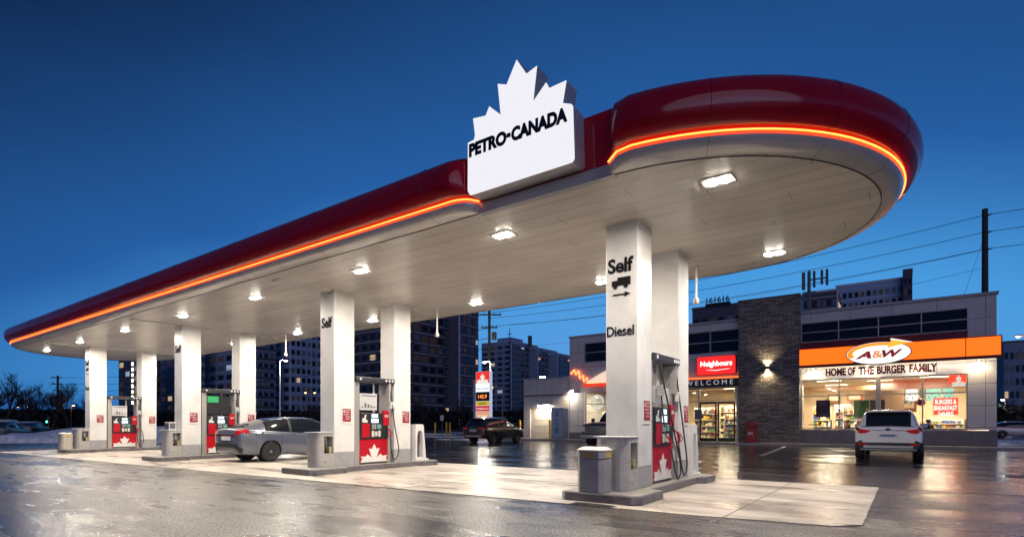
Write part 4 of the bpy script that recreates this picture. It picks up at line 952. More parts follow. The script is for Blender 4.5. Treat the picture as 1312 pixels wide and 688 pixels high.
for k, (x, d) in enumerate([(-4.2, 'leftmost'), (-2.3, 'second'), (.3, 'third'), (1.7, 'rightmost')]):
    table(x, FY + 1.3, '%s dining table behind the restaurant glass' % d)
    chair(x - .55, FY + 1.3, R(90), 'dining chair on the left of the %s table' % d, TC if k % 2 else SHELFM); chair(x + .55, FY + 1.3, R(-90), 'dining chair on the right of the %s table' % d, KC)
# pendant lamps
for k, (px, m_) in enumerate([(1160, BLACK), (1180, MAROON)]):
    p = at_y(px, 515, FY + (2.5 if k == 0 else 1.0))
    t = thing('pendant_lamp', ['flat black pendant lamp hanging before the counter', 'round dark red pendant disc hanging in the window'][k], 'lamp', (p.x, p.y, p.z))
    MB().lathe([(.32, -.08), (.30, 0), (.1, .1), (.02, .12)] if k == 0 else [(.02, -.2), (.16, -.14), (.2, 0), (.16, .14), (.02, .2)], 18).build('lamp_shade', m_, t, smooth=True); MB().tube([(0, 0, .1), (0, 0, 3.7 - p.z)], .008, 6).build('cord', BLACK, t)
# people seated inside (small dark figures)
def person(x, y, rz, lab, coat, hair, sit=True):
    t = thing('person', lab, 'person', (x, y, .16), rz)
    me = bpy.data.meshes.new('body'); bm = bmesh.new()
    J = {'pelvis': (0, 0, .50), 'chest': (0, -.03, .85), 'neck': (0, -.03, 1.06), 'head': (0, -.05, 1.16), 'top': (0, -.05, 1.27),
         'sl': (-.17, -.02, .99), 'el': (-.23, -.10, .74), 'hl': (-.12, -.34, .76), 'sr': (.17, -.02, .99), 'er': (.23, -.10, .74), 'hr': (.12, -.34, .76),
         'kl': (-.11, -.42, .50), 'fl': (-.11, -.42, .08), 'tl': (-.11, -.56, .05), 'kr': (.11, -.42, .50), 'fr': (.11, -.42, .08), 'tr': (.11, -.56, .05)}
    RAD = {'pelvis': .15, 'chest': .16, 'neck': .055, 'head': .09, 'top': .07, 'sl': .07, 'el': .05, 'hl': .04, 'sr': .07, 'er': .05, 'hr': .04, 'kl': .075, 'fl': .05, 'tl': .04, 'kr': .075, 'fr': .05, 'tr': .04}
    E_ = [('pelvis', 'chest'), ('chest', 'neck'), ('neck', 'head'), ('head', 'top'), ('chest', 'sl'), ('sl', 'el'), ('el', 'hl'), ('chest', 'sr'), ('sr', 'er'), ('er', 'hr'), ('pelvis', 'kl'), ('kl', 'fl'), ('fl', 'tl'), ('pelvis', 'kr'), ('kr', 'fr'), ('fr', 'tr')]
    ks = list(J); me.from_pydata([J[k] for k in ks], [(ks.index(a), ks.index(b)) for a, b in E_], [])
    o = bpy.data.objects.new('body', me); COL.objects.link(o); sk = o.modifiers.new('s', 'SKIN'); o.modifiers.new('ss', 'SUBSURF').levels = 1; o.modifiers['ss'].render_levels = 1
    for i, k in enumerate(ks): me.skin_vertices[0].data[i].radius = (RAD[k], RAD[k] * .85); 
    me.skin_vertices[0].data[0].use_root = True
    dg = bpy.context.evaluated_depsgraph_get(); dg.update(); m2 = bpy.data.meshes.new_from_object(o.evaluated_get(dg)); bpy.data.objects.remove(o)
    skin = mat('skin', (.42, .24, .16), .5); trous = mat('trousers', (.03, .03, .045), .7)
    m2.materials.clear(); [m2.materials.append(q) for q in (coat, skin, trous)]
    for p in m2.polygons:
        c = p.center; p.use_smooth = True
        p.material_index = 1 if (c.z > 1.05 or (c.y < -.29 and c.z > .68)) else (2 if c.z < .56 else 0)
    b = bpy.data.objects.new('body', m2); COL.objects.link(b); b.parent = t
    MB().sphere((0, -.03, 1.21), .105, 12, 8, 1.05).build('hair', hair, t, smooth=True)
HAIR = mat('hair', (.02, .013, .01), .6)
x = at_y(1084, 540, FY + 1.3).x; person(x + .1, FY + 1.35, R(-60), 'person in a dark maroon coat seated left of the green panel', mat('maroon coat', (.08, .02, .03), .8), HAIR)
x = at_y(1189, 540, FY + .9).x; person(x, FY + 1.0, R(170), 'person in a black jacket seated behind the restaurant window', mat('black coat', (.012, .012, .015), .8), HAIR)
# pylon sign on sandwich board near the entrance
p = at_z(901, 568, .13); x = F(900.5, 560)[0]
t = thing('standing_notice', 'grey notice board on a pole standing before the entrance', 'notice board', (x, FY - .9, .13))
MB().tube([(0, 0, 0), (0, 0, 1.7)], .03, 8).build('pole', STEEL, t); MB().box(-.22, .22, -.04, .0, 1.35, 1.95).build('board', mat('board grey', (.14, .15, .22), .5), t, bevel=.01); MB().lathe([(.2, 0), (.18, .04), (.03, .06)], 14).build('base', DGREY, t)

# ================================================================== VEHICLES
class Surf:
    def __init__(s, rings, closed):
        s.r = [[Vector(p) for p in q] for q in rings]; s.c = closed; s.nu = len(rings); s.nv = len(rings[0])
    def _v(s, ring, v):
        n = s.nv
        if s.c: i = int(math.floor(v)); g = lambda k: ring[k % n]
        else:
            v = min(max(v, 0), n - 1 - 1e-6); i = int(v); g = lambda k: ring[min(max(k, 0), n - 1)]
        return cr(g(i - 1), g(i), g(i + 1), g(i + 2), v - i)
    def p(s, u, v):
        u = min(max(u, 0), s.nu - 1 - 1e-6); i = int(u); g = lambda k: s._v(s.r[min(max(k, 0), s.nu - 1)], v)
        return cr(g(i - 1), g(i), g(i + 1), g(i + 2), u - i)
    def n(s, u, v):
        e = .02; a = s.p(min(u + e, s.nu - 1), v) - s.p(max(u - e, 0), v); b = s.p(u, v + e) - s.p(u, v - e); m = a.cross(b)
        if m.length < 1e-9: return Vector((0, 0, 1))
        m.normalize(); return m
    def mesh(s, ku=4, kv=2):
        U = [i / ku for i in range((s.nu - 1) * ku + 1)]; V = [i / kv for i in range(s.nv * kv if s.c else (s.nv - 1) * kv + 1)]
        return MB().loft([[s.p(u, v) for v in V] for u in U], closed=s.c)
    def patch(s, u0, u1, v0, v1, off=.006, nu=6, nv=5, sgn=1, depth=.012):
        top = []; bot = []
        for i in range(nu + 1):
            a = u0 + (u1 - u0) * i / nu; ra = []; rb = []
            for j in range(nv + 1):
                b = v0 + (v1 - v0) * j / nv; P = s.p(a, b); N = s.n(a, b) * sgn
                ra.append(P + N * off); rb.append(P - N * depth)
            top.append(ra); bot.append(rb)
        mb = MB(); m = nv + 1; vs = [p for r_ in top for p in r_] + [p for r_ in bot for p in r_]; o = len(vs) // 2; fs = []
        for i in range(nu):
            for j in range(nv):
                a = i * m + j; fs.append((a, a + 1, a + m + 1, a + m)); fs.append((o + a, o + a + m, o + a + m + 1, o + a + 1))
        for i in range(nu): fs.append((i * m, (i + 1) * m, o + (i + 1) * m, o + i * m)); fs.append((i * m + nv, o + i * m + nv, o + (i + 1) * m + nv, (i + 1) * m + nv))
        for j in range(nv): fs.append((j, o + j, o + j + 1, j + 1)); k = nu * m; fs.append((k + j, k + j + 1, o + k + j + 1, o + k + j))
        return mb.add(vs, fs)
TAILR = mat('tail lamp red', (.30, .006, .012), .15, em=(1, .02, .02), es=.10, coat=.5)
TAILDK = mat('tail lamp dark', (.10, .008, .012), .12, coat=.5)
CLEARL = mat('clear lamp', (.6, .6, .6), .1, coat=.6)
CHROME = mat('chrome trim', (.6, .6, .6), .15, metal=1)
PLATE = mat('licence plate', (.6, .62, .66), .4)
CTRIM = mat('car black trim', (.02, .02, .022), .45)
def make_car(name, lab, cat, st, gh, paint, wheels, wr, lights='sedan', rimm=None, group=None, arch=None):
    t = thing(name, lab, cat, (0, 0, 0), 0, group)
    rings = []
    for (y, zb, w, belt, top) in st:
        mid = zb + (belt - zb) * .55
        half = [(0, zb), (.80 * w, zb), (.955 * w, zb + .10 * (belt - zb) / .8), (w, mid), (.985 * w, belt - .12 * (belt - zb) / .8), (.90 * w, belt), (.55 * w, top), (0, top + .01)]
        ring = [(x, y, z) for x, z in half] + [(-x, y, z) for x, z in half[1:-1]][::-1]
        rings.append(ring)
    S = Surf(rings, True)
    body = S.mesh(4, 2).build('body', paint, t, smooth=True)
    wmax = max(q[2] for q in st); ar = arch or wr * 1.16
    for wy in wheels:
        for sg_ in (1, -1):
            bool_cut(body, MB().wheelring([(ar, sg_ * (wmax - .26)), (ar, sg_ * (wmax + .1))], 0, wy, wr + .01))
            MB().wheelring([(ar * .995, sg_ * (wmax - .27)), (ar * .995, sg_ * (wmax - .262))], 0, wy, wr + .01).build('wheel_well', BLACK, t)
    G = Surf([[(-wb, y, z0), (-(wb * .62 + wt * .38), y, z0 + (z1 - z0) * .5), (-wt * 1.02, y, z1 - .05 * (z1 - z0) / .4), (-wt * .78, y, z1), (0, y, z1 + .02), (wt * .78, y, z1), (wt * 1.02, y, z1 - .05 * (z1 - z0) / .4), (wb * .62 + wt * .38, y, z0 + (z1 - z0) * .5), (wb, y, z0)] for y, wb, wt, z0, z1 in gh], False)
    g = G.mesh(4, 3).build('windows', CARGLASS, t, smooth=True)
    return t, S, G
def wheel(t, x, y, r, sg_, rimm, w=.20, style='alloy'):
    tl = MB().wheelring([(r * .62, sg_ * .0), (r * .70, sg_ * .02), (r * .94, sg_ * .02), (r, -sg_ * .03), (r, -sg_ * (w - .04)), (r * .93, -sg_ * w), (r * .6, -sg_ * w)], x, y, r).build('wheel', RUBBER, t, smooth=True)
    MB().wheelring([(r * .66, -sg_ * .01), (r * .62, sg_ * .004), (r * .58, -sg_ * .05), (r * .3, -sg_ * .08), (.01, -sg_ * .08)], x, y, r).build('rim', DGREY if style == 'alloy' else rimm, tl, smooth=True)
    mb = MB()
    for k in range(5 if style == 'alloy' else 9):
        a = tau * k / (5 if style == 'alloy' else 9) + .3; ww = .035 if style == 'alloy' else .018
        c, s_ = cos(a), sin(a); q = [(.04 * c - ww * s_, .04 * s_ + ww * c), (.04 * c + ww * s_, .04 * s_ - ww * c), (r * .62 * c + ww * .8 * s_, r * .62 * s_ - ww * .8 * c), (r * .62 * c - ww * .8 * s_, r * .62 * s_ + ww * .8 * c)]
        mb.prism([(y + p[0], r + p[1]) for p in q], x - sg_ * .03 - .008, x - sg_ * .03 + .008, 'x')
    mb.wheelring([(.05, -sg_ * .02), (.045, sg_ * .0), (.01, sg_ * .002)], x, y, r, 12)
    mb.build('spokes', rimm, tl)
    return tl
ALLOY = mat('alloy', (.5, .5, .52), .3, metal=.8)
def seams(t, S, us, v0=2.2, v1=4.9):
    for u in us:
        for m_ in (0, 1):
            a, b = (v0, v1) if not m_ else (14 - v1, 14 - v0)
            S.patch(u - .006, u + .006, a, b, .0015, 1, 8, 1 if SG > 0 else -1, .004).build('door_seam', BLACK, t)
SG = 1
# orientation of the normals of body/greenhouse surfaces (checked once)
def sgn_of(S, u, v, ref): 
    return 1 if S.n(u, v).dot(Vector(ref)) > 0 else -1
# ---- silver sedan
sed_st = [(-2.31, .44, .60, .86, .90), (-2.28, .32, .74, .97, 1.01), (-2.16, .24, .83, 1.01, 1.06), (-1.78, .21, .875, .99, 1.06), (-1.2, .20, .885, .955, 1.0), (0, .19, .885, .90, .95), (1.0, .19, .885, .88, .95), (1.5, .20, .88, .84, .93), (2.0, .21, .84, .74, .83), (2.22, .25, .74, .64, .70), (2.31, .34, .60, .54, .58)]
sed_gh = [(-2.02, .60, .50, 1.03, 1.06), (-1.55, .70, .53, 1.0, 1.22), (-.98, .75, .56, .96, 1.36), (-.3, .78, .58, .92, 1.405), (.35, .77, .57, .90, 1.38), (.85, .73, .55, .89, 1.20), (1.45, .64, .50, .88, .93)]
SEDP = mat('silver blue car paint', (.13, .145, .185), .24, metal=.3, coat=.8)
car, S, G = make_car('parked_car', 'silver blue sedan seen from behind, refuelling between the two middle islands', 'car', sed_st, sed_gh, SEDP, (-1.32, 1.38), .315)
sN = sgn_of(S, 5, 3, (1, 0, 0)); gN = sgn_of(G, 3, 4, (0, 0, 1)); SG = sN
G.patch(1.7, 4.15, 2.25, 5.75, .006, 14, 10, gN).build('roof', SEDP, car, smooth=True)
for a, b in ((.0, 2.3), (5.7, 8)):
    G.patch(.15, 1.25, a, b, .006, 6, 6, gN).build('rear_pillar', SEDP, car, smooth=True)
    G.patch(2.55, 2.68, a, b, .004, 2, 6, gN).build('door_pillar', CTRIM, car, smooth=True)
    G.patch(4.15, 5.7, 2.0 if a < 1 else 5.7, 2.3 if a < 1 else 6.0, .007, 8, 3, gN).build('windscreen_pillar', SEDP, car, smooth=True)
for v in ((1.3, 2.35), (14 - 2.35, 14 - 1.3)): S.patch(.05, 1.9, v[0], v[1], .006, 8, 6, sN).build('lower_bumper', CTRIM, car, smooth=True)
for v in ((4.05, 5.2), (14 - 5.2, 14 - 4.05)): S.patch(.25, 2.45, v[0], v[1], .010, 10, 6, sN).build('tail_light', TAILR, car, smooth=True)
MB().box(-.62, .62, -2.335, -2.30, .44, .60).build('bumper_insert', CTRIM, car, bevel=.02)
MB().box(-.26, .26, -2.332, -2.31, .68, .80).build('licence_plate', PLATE, car, bevel=.004)
MB().box(-.55, .55, -2.322, -2.29, .80, .86).build('trunk_strip', TAILDK, car, bevel=.01)
seams(car, S, (2.95, 4.25, 5.85)); 
for u in (4.5, 3.35): S.patch(u, u + .14, 4.25, 4.45, .03, 3, 2, sN).build('door_handle', SEDP, car, smooth=True)
for sx in (1, -1):
    for wy in (-1.32, 1.38): wheel(car, sx * .87, wy, .315, sx, mat('steel wheel', (.28, .28, .28), .5, metal=.5), style='steel')
    MB().box(sx * .92 - .08, sx * .92 + .08, .62, .75, .90, 1.04).build('mirror', SEDP, car, bevel=.03)
car.location = (-17.28, 10.95, .010)
# ---- generic SUV
suv_st = [(-2.40, .56, .72, .92, .95), (-2.37, .42, .84, 1.03, 1.06), (-2.24, .33, .91, 1.10, 1.12), (-1.5, .27, .935, 1.10, 1.12), (-.2, .26, .935, 1.06, 1.08), (1.0, .26, .935, 1.04, 1.10), (1.6, .28, .93, .99, 1.08), (2.1, .30, .88, .90, .98), (2.33, .36, .78, .75, .82), (2.40, .48, .64, .62, .68)]
suv_gh = [(-2.30, .76, .62, 1.08, 1.13), (-2.12, .79, .62, 1.09, 1.44), (-1.92, .81, .63, 1.09, 1.60), (-1.3, .83, .64, 1.08, 1.66), (-.2, .83, .64, 1.05, 1.67), (.5, .81, .62, 1.04, 1.60), (.95, .78, .59, 1.04, 1.40), (1.45, .72, .55, 1.05, 1.10)]
def make_suv(lab, paint, rimm, group=None):
    car, S, G = make_car('parked_suv', lab, 'SUV', suv_st, suv_gh, paint, (-1.38, 1.40), .355)
    sN = sgn_of(S, 5, 3, (1, 0, 0)); gN = sgn_of(G, 3, 4, (0, 0, 1))
    G.patch(1.9, 5.1, 2.25, 5.75, .006, 14, 10, gN).build('roof', paint, car, smooth=True)
    for a, b in ((.0, 2.3), (5.7, 8)):
        G.patch(.05, 2.35, a, b, .006, 8, 6, gN).build('rear_pillar', paint, car, smooth=True)
        G.patch(3.55, 3.63, a, b, .004, 2, 6, gN).build('door_pillar', CTRIM, car, smooth=True)
        G.patch(5.1, 6.8, 2.0 if a < 1 else 5.7, 2.3 if a < 1 else 6.0, .007, 8, 3, gN).build('windscreen_pillar', paint, car, smooth=True)
    MB().box(-.56, .56, -2.20, -1.86, 1.585, 1.625).build('rear_spoiler', paint, car, bevel=.015)
    for v in ((1.2, 2.5), (14 - 2.5, 14 - 1.2)): S.patch(.05, 2.6, v[0], v[1], .006, 10, 6, sN).build('lower_bumper', CTRIM, car, smooth=True)
    MB().box(-.80, .80, -2.425, -2.30, .40, .60).build('lower_bumper', CTRIM, car, bevel=.03)
    MB().box(-.66, .66, -2.44, -2.41, .42, .50).build('skid_plate', mat('skid silver', (.45, .45, .45), .4, metal=.4), car, bevel=.008)
    for v in ((4.0, 5.0), (14 - 5.0, 14 - 4.0)): S.patch(.15, 2.7, v[0], v[1], .012, 10, 6, sN).build('tail_light', TAILDK, car, smooth=True)
    for sx in (1, -1):
        MB().prism([(sx * .42, .985), (sx * .80, 1.04), (sx * .80, .89), (sx * .60, .90)], -2.425, -2.395, 'y').build('tail_light', TAILR, car, bevel=.006)
        MB().box(sx * .70 - .12, sx * .70 + .12, -2.44, -2.42, .52, .56).build('reflector', TAILR, car)
    MB().box(-.42, .42, -2.418, -2.39, .975, 1.0).build('tailgate_strip', CHROME, car, bevel=.004)
    MB().box(-.26, .26, -2.425, -2.40, .76, .90).build('licence_plate', PLATE, car, bevel=.004)
    MB().box(-.2, .2, -2.4265, -2.4255, .80, .85).build('plate_print', BLUEP, car)
    MB().prism([(.07 * cos(tau * k / 16), .935 + .045 * sin(tau * k / 16) + .09) for k in range(16)], -2.42, -2.40, 'y').build('tailgate_badge', CHROME, car)
    MB().tube([(-.2, -2.31, 1.14), (.18, -2.29, 1.17)], .010, 6).build('rear_wiper', BLACK, car)
    for sx in (1, -1):
        for wy in (-1.38, 1.40): wheel(car, sx * .92, wy, .355, sx, rimm, .24)
        MB().box(sx * 1.0 - .10, sx * 1.0 + .10, .80, .92, 1.06, 1.22).build('mirror', paint, car, bevel=.03)
        MB().tube([(sx * .62, -1.7, 1.68), (sx * .63, -1.4, 1.70), (sx * .62, .2, 1.71), (sx * .60, .45, 1.68)], .016, 6).build('roof_rail', CHROME, car, smooth=True)
    seams(car, S, (2.7, 4.0, 5.2))
    return car
WPAINT = mat('white car paint', (.80, .80, .82), .25, coat=.8, noise=.05)
w = make_suv('white SUV seen from behind, parked before the restaurant windows', WPAINT, ALLOY)
p = at_y(1137.5, 590, 21.3); w.location = (p.x, 23.75, .005)
k = make_suv('dark bronze SUV parked left of the garage wing', mat('dark bronze paint', (.055, .045, .04), .25, metal=.4, coat=.8), ALLOY)
k.location = (-21.95, 28.55, .005); k.scale = (.97, .95, .95)
# ---- pickup
pk_st = [(-2.9, .60, .80, 1.15, 1.16), (-2.8, .50, .95, 1.28, 1.29), (-1.0, .45, .98, 1.30, 1.31), (.4, .45, .98, 1.26, 1.28), (1.3, .45, .98, 1.24, 1.32), (2.2, .46, .97, 1.20, 1.30), (2.75, .48, .95, 1.16, 1.24), (2.88, .55, .90, 1.10, 1.14)]
pk_gh = [(-1.05, .86, .70, 1.28, 1.32), (-.95, .86, .70, 1.28, 1.85), (-.2, .87, .70, 1.26, 1.93), (.5, .85, .68, 1.25, 1.90), (1.25, .80, .64, 1.26, 1.34)]
PKP = mat('dark blue grey paint', (.055, .07, .09), .28, metal=.3, coat=.7)
pk, S, G = make_car('pickup_truck', 'dark pickup truck facing the pumps by the left shop wall', 'pickup truck', pk_st, pk_gh, PKP, (-1.85, 1.85), .40)
gN = sgn_of(G, 2, 4, (0, 0, 1)); G.patch(.9, 3.2, 2.2, 5.8, .006, 10, 8, gN).build('roof', PKP, pk, smooth=True)
MB().box(-.66, .66, 2.86, 2.94, .68, 1.10).build('grille', BLACK, pk, bevel=.02)
mb = MB()
for q in range(4): mb.box(-.64, .64, 2.941, 2.965, .72 + q * .10, .75 + q * .10)
mb.build('grille_bars', CHROME, pk)
MB().box(-.92, .92, 2.80, 3.02, .42, .64).build('front_bumper', CHROME, pk, bevel=.03)
for sx in (1, -1):
    MB().box(sx * .80 - .13, sx * .80 + .13, 2.84, 2.93, .78, 1.06).build('headlight', CLEARL, pk, bevel=.02)
    for wy in (-1.85, 1.85): wheel(pk, sx * .96, wy, .40, sx, ALLOY, .26)
    MB().box(sx * 1.08 - .10, sx * 1.08 + .10, 1.1, 1.2, 1.25, 1.5).build('mirror', BLACK, pk, bevel=.03)
pk.rotation_euler = (0, 0, R(180)); p = at_y(743, 560, 26.2); pk.location = (p.x + .98, 29.1, .005)
# ---- far parked cars (own paint, snow caps)
def far_car(x, y, rz, lab, paint, snow=False):
    c, S, G = make_car('parked_car', lab, 'car', sed_st, sed_gh, paint, (-1.32, 1.38), .315)
    gN = sgn_of(G, 3, 4, (0, 0, 1)); G.patch(1.7, 4.15, 2.25, 5.75, .006, 8, 8, gN).build('roof', paint, c, smooth=True)
    for sx in (1, -1):
        for wy in (-1.32, 1.38): wheel(c, sx * .87, wy, .315, sx, ALLOY)
        MB().box(sx * .6 - .12, sx * .6 + .12, -2.33, -2.28, .78, .9).build('tail_light', TAILDK, c)
        MB().box(sx * .6 - .14, sx * .6 + .14, 2.2, 2.3, .55, .66).build('headlight', CLEARL, c)
    if snow: G.patch(1.9, 4.0, 2.5, 5.5, .07, 8, 8, gN, .0).build('snow_cap', SNOW, c, smooth=True)
    c.location = (x, y, .005); c.rotation_euler = (0, 0, rz); return c
DKP = mat('dark car paint', (.03, .03, .035), .3, coat=.5)
p = at_z(1303, 561); far_car(p.x, p.y, R(-75), 'pale silver car at the right edge beyond the shop', mat('pale pink silver', (.55, .45, .45), .3, metal=.3, coat=.5))
p = at_z(6, 566); far_car(p.x, p.y, R(60), 'snow-topped dark car behind the snow bank at the far left', DKP, True)
for q, (px, lab) in enumerate([(10, 'leftmost snow-topped car in the distant row'), (28, 'middle snow-topped car in the distant row'), (43, 'right snow-topped car in the distant row')]):
    p = at_d(px, 552, 62); far_car(p.x, p.y, R(55), lab, DKP, True)

# ================================================================== STREET FURNITURE
def lamp_post(px, dd, ytop, arms, lab, col, warm_power=0, pole_m=None, r0=.09, es=25):
    p = at_d(px, 543, dd); h = CH + (HYP - ytop) / FPX * dd
    t = thing('street_lamp', lab, 'street lamp', (p.x, p.y, 0))
    MB().tube([(0, 0, 0), (0, 0, h)], [r0, r0 * .55], 10).build('pole', pole_m or STEEL, t, smooth=True)
    for ax in arms:
        ex = Vector((RX, RY, 0)) * ax
        a = MB().tube([(0, 0, h - .05), (ex.x * .5, ex.y * .5, h + .12), (ex.x, ex.y, h + .05)], .04, 8).build('arm', pole_m or STEEL, t, smooth=True)
        MB().sphere((ex.x, ex.y, h + .05), .22, 12, 6, .4).build('lamp_head', DGREY, t, smooth=True)
        MB().sphere((ex.x, ex.y, h + .0), .17, 12, 6, .5).build('lens', emit('street lens ' + col_name(col), col, es), t, smooth=True)
        if warm_power: point('street_light', (p.x + ex.x, p.y + ex.y, h - .3), warm_power, col, .15)
    return t
def col_name(c): return '%d%d%d' % tuple(int(v * 9) for v in c)
WC = (1, .90, .72); OC = (1, .42, .12)
lamp_post(358.5, 55, 462, [.6], 'tall pale street lamp behind the rear column above the sedan', WC, 500, WHITE)
lamp_post(628.6, 52, 464, [-.6], 'tall pale street lamp beside the price pylon', WC, 900, WHITE)
lamp_post(644, 58, 496, [-1.2], 'orange street lamp on a dark pole beside the utility pole', OC, 60, WOOD)
lamp_post(398, 95, 503, [-.9, .7], 'double orange street lamp right of the sedan lamp post', OC, 40, WOOD)
lamp_post(29, 95, 521, [-.9, .9], 'double orange street lamp at the far left', OC, 40, WOOD, es=18)
lamp_post(91, 80, 519, [.35], 'orange street lamp left of the farthest column', OC, 40, WOOD, es=18)
lamp_post(1314, 44, 431, [-.6], 'orange street lamp at the right edge of the picture', OC, 160, WOOD, es=30)
lamp_post(1288, 60, 512, [-.3], 'small white street lamp low beyond the shop corner', WC, 20, WOOD, es=12)
lamp_post(192, 110, 484, [.5], 'white street lamp between the two left column pairs', WC, 20, WOOD, es=12)
# traffic light (green) at far left
p = at_d(62, 543, 70)
t = thing('traffic_light', 'distant traffic light showing green at the far left', 'traffic light', (p.x, p.y, 0))
MB().tube([(0, 0, 0), (0, 0, 2.2)], .06, 8).build('pole', DGREY, t); MB().box(-.16, .16, -.14, .14, 1.3, 2.2).build('housing', BLACK, t); MB().sphere((0.05, -.16, 1.5), .11, 12, 8).build('green_lens', emit('green lens', (.05, 1, .55), 14), t)
# price pylon
Yp = 40.0
A = at_y(609.5, 541, Yp); B = at_y(627.5, 475, Yp); wP = B.x - A.x
t = thing('price_pylon', 'tall lit price pylon with red leaf top and coloured panels', 'sign', (A.x, Yp, 0)); zP = B.z; z0p = .6
MB().box(-.30, -.02, .0, .40, .0, zP * .88).build('side_column', mat('pylon grey', (.40, .42, .48), .4), t)
MB().box(0, wP, .0, .40, .1, zP).build('cabinet', mat('pylon lit case', (.5, .5, .55), .4, em=(.7, .78, 1), es=.45), t)
def pp_(f0, f1, m, nm): 
    H_ = zP - .5; return MB().box(.04, wP - .04, -.03, -.001, .5 + H_ * f0 + .02, .5 + H_ * f1 - .02).build(nm, m, t)
H_ = zP - .5
pp_(.80, 1.0, emit('pylon red', (.8, .03, .02), .9), 'leaf_panel'); pp_(.66, .80, emit('pylon white', (.9, .92, 1), .95), 'name_panel'); pp_(.505, .66, mat('pylon black', (.01, .01, .01), .4), 'price_panel')
pp_(.43, .505, emit('pylon yellow', (.6, .45, .03), .8), 'yellow_panel'); pp_(.335, .43, emit('pylon dark red', (.6, .03, .05), .8), 'red_panel'); pp_(.17, .335, emit('pylon peach', (.75, .35, .2), .8), 'peach_panel'); pp_(.05, .17, emit('pylon blue', (.05, .16, .6), .8), 'blue_panel')
MB().prism([(.12 + a * (wP - .24), .5 + H_ * .80 + b * H_ * .17) for a, b in LEAF], -.04, -.031, 'y').build('leaf', emit('white decal'), t)
zz_ = lambda f: .5 + H_ * f
for tx, f, h, m_, wd in (('PETRO-CANADA', .70, .12, TEXTBLK, .9), ('145.9', .55, .36, emit('digits', (1, .25, .05), 1.6), .6), ('DIESEL', .45, .2, TEXTBLK, .6), ('Neighbours', .36, .2, emit('white decal'), .85), ('A&W', .22, .32, emit('white decal'), .7), ('ICE', .08, .26, emit('white decal'), .6)):
    text_mb(tx, wP * wd, h, .005, .01, org=(wP * (1 - wd) / 2, -.032, zz_(f))).build('lettering', m_, t)
# bollards and leaning post on the left lawn edge
for px, y, lab, tl in ((557.5, 556, 'yellow bollard farthest left before the dark towers', 0), (572, 556, 'left one of two close yellow bollards', 0), (576.5, 557, 'right one of two close yellow bollards', 0)):
    p = at_z(px, y + 3); bollard(p.x, p.y, lab, 1.35, tl)
p = at_z(599, 560); bollard(p.x, p.y, 'leaning yellow post beside the dark SUV', 1.5, R(16))
p = at_z(566.5, 560)
t = thing('small_street_sign', 'small white sign plate on a post between the yellow bollards', 'sign', (p.x, p.y, 0)); MB().tube([(0, 0, 0), (0, 0, 2.0)], .03, 6).build('post', DGREY, t); MB().box(-.2, .2, -.04, -.03, 1.5, 2.0).build('plate', WHITE, t)

# ================================================================== UTILITY POLES AND WIRES
def upole(px, dd, ytop, r, lab, arms=((.6, 1.2), (1.6, 1.2)), extras=True):
    p = at_d(px, 543, dd); h = CH + (HYP - ytop) / FPX * dd
    t = thing('utility_pole', lab, 'utility pole', (p.x, p.y, 0), YAW)
    MB().tube([(0, 0, 0), (0, 0, h)], [r, r * .75], 12).build('pole', WOOD, t, smooth=True)
    for dz, L in arms:
        MB().box(-L, L, -r - .12, -r - .01, h - dz - .07, h - dz + .07).build('crossarm', WOOD, t)
        for q in (-L + .1, -L * .4, L * .4, L - .1): MB().lathe([(.03, 0), (.06, .05), (.04, .12), (.02, .2)], 8, q, -r - .06, h - dz + .07).build('insulator', DGREY, t, smooth=True)
    if extras:
        MB().lathe([(.25, 0), (.28, .1), (.28, .75), (.2, .85)], 12, r + .34, 0, h - 3.2).build('transformer', DGREY, t, smooth=True)
    return t, h
P1, h1 = upole(1262, 42, 268, .25, 'thick dark utility pole rising behind the right end of the shop', arms=(), extras=False)
P2, h2 = upole(627, 60, 398, .19, 'utility pole with crossarms between tower blocks and price pylon', arms=((.5, 1.3), (1.9, .9)))
P3, h3 = upole(74, 95, 481, .22, 'distant utility pole among bare trees at the far left', arms=((.4, .9), (1.5, .9), (2.6, .7)), extras=False)
for z in (h1 - .6, h1 - 1.9, h1 - 3.2):
    MB().tube([(0, -.2, z), (0, -.6, z)], .05, 6).build('bracket', DGREY, P1)
def wire(a, b, sag, lab, r=.022, n=20):
    a = Vector(a); b = Vector(b); pts = [a.lerp(b, i / n) - Vector((0, 0, sag * 4 * (i / n) * (1 - i / n))) for i in range(n + 1)]
    o = MB().tube(pts, r, 5).build('power_line', WIRE); return tag(o, lab, 'power line', 'overhead power lines')
p1 = P1.location; p2 = P2.location; p3 = P3.location
p0 = p1 + Vector((40, -3, 0))
for q, (z, z2, nm) in enumerate([(h1 - .6, h2 - .3, 'topmost'), (h1 - 1.9, h2 - .9, 'second'), (h1 - 3.2, h2 - 1.8, 'third')]):
    wire((p1.x, p1.y - .5, z), (p2.x, p2.y - .3, z2), .8, nm + ' black wire from the right utility pole to the central pole')
    wire((p1.x, p1.y - .5, z), (p0.x, p0.y, z + .4), .5, nm + ' black wire leaving the right utility pole to the right')
wire((p1.x, p1.y + 3, h1 - 2.4), (p2.x, p2.y + 4, h2 - .9), .9, 'thin wire running close under the second wire', .014)
wire((p1.x, p1.y + 3, h1 - 3.9), (p2.x, p2.y + 4, h2 - 3.6), .9, 'lowest thin wire crossing behind the shop', .014)
for q, dz in enumerate((.4, 1.5, 2.6)): wire((p3.x, p3.y, h3 - dz), (p2.x, p2.y, h2 - 1.5 - dz), 1.5, 'faint %s wire running from the far left pole to the right' % ('top', 'middle', 'bottom')[q], .03)
wire((p1.x, p1.y, h1 - 2), (p1.x - 2.2, p1.y, 8), .05, 'slanting guy wire left of the right utility pole', .012)
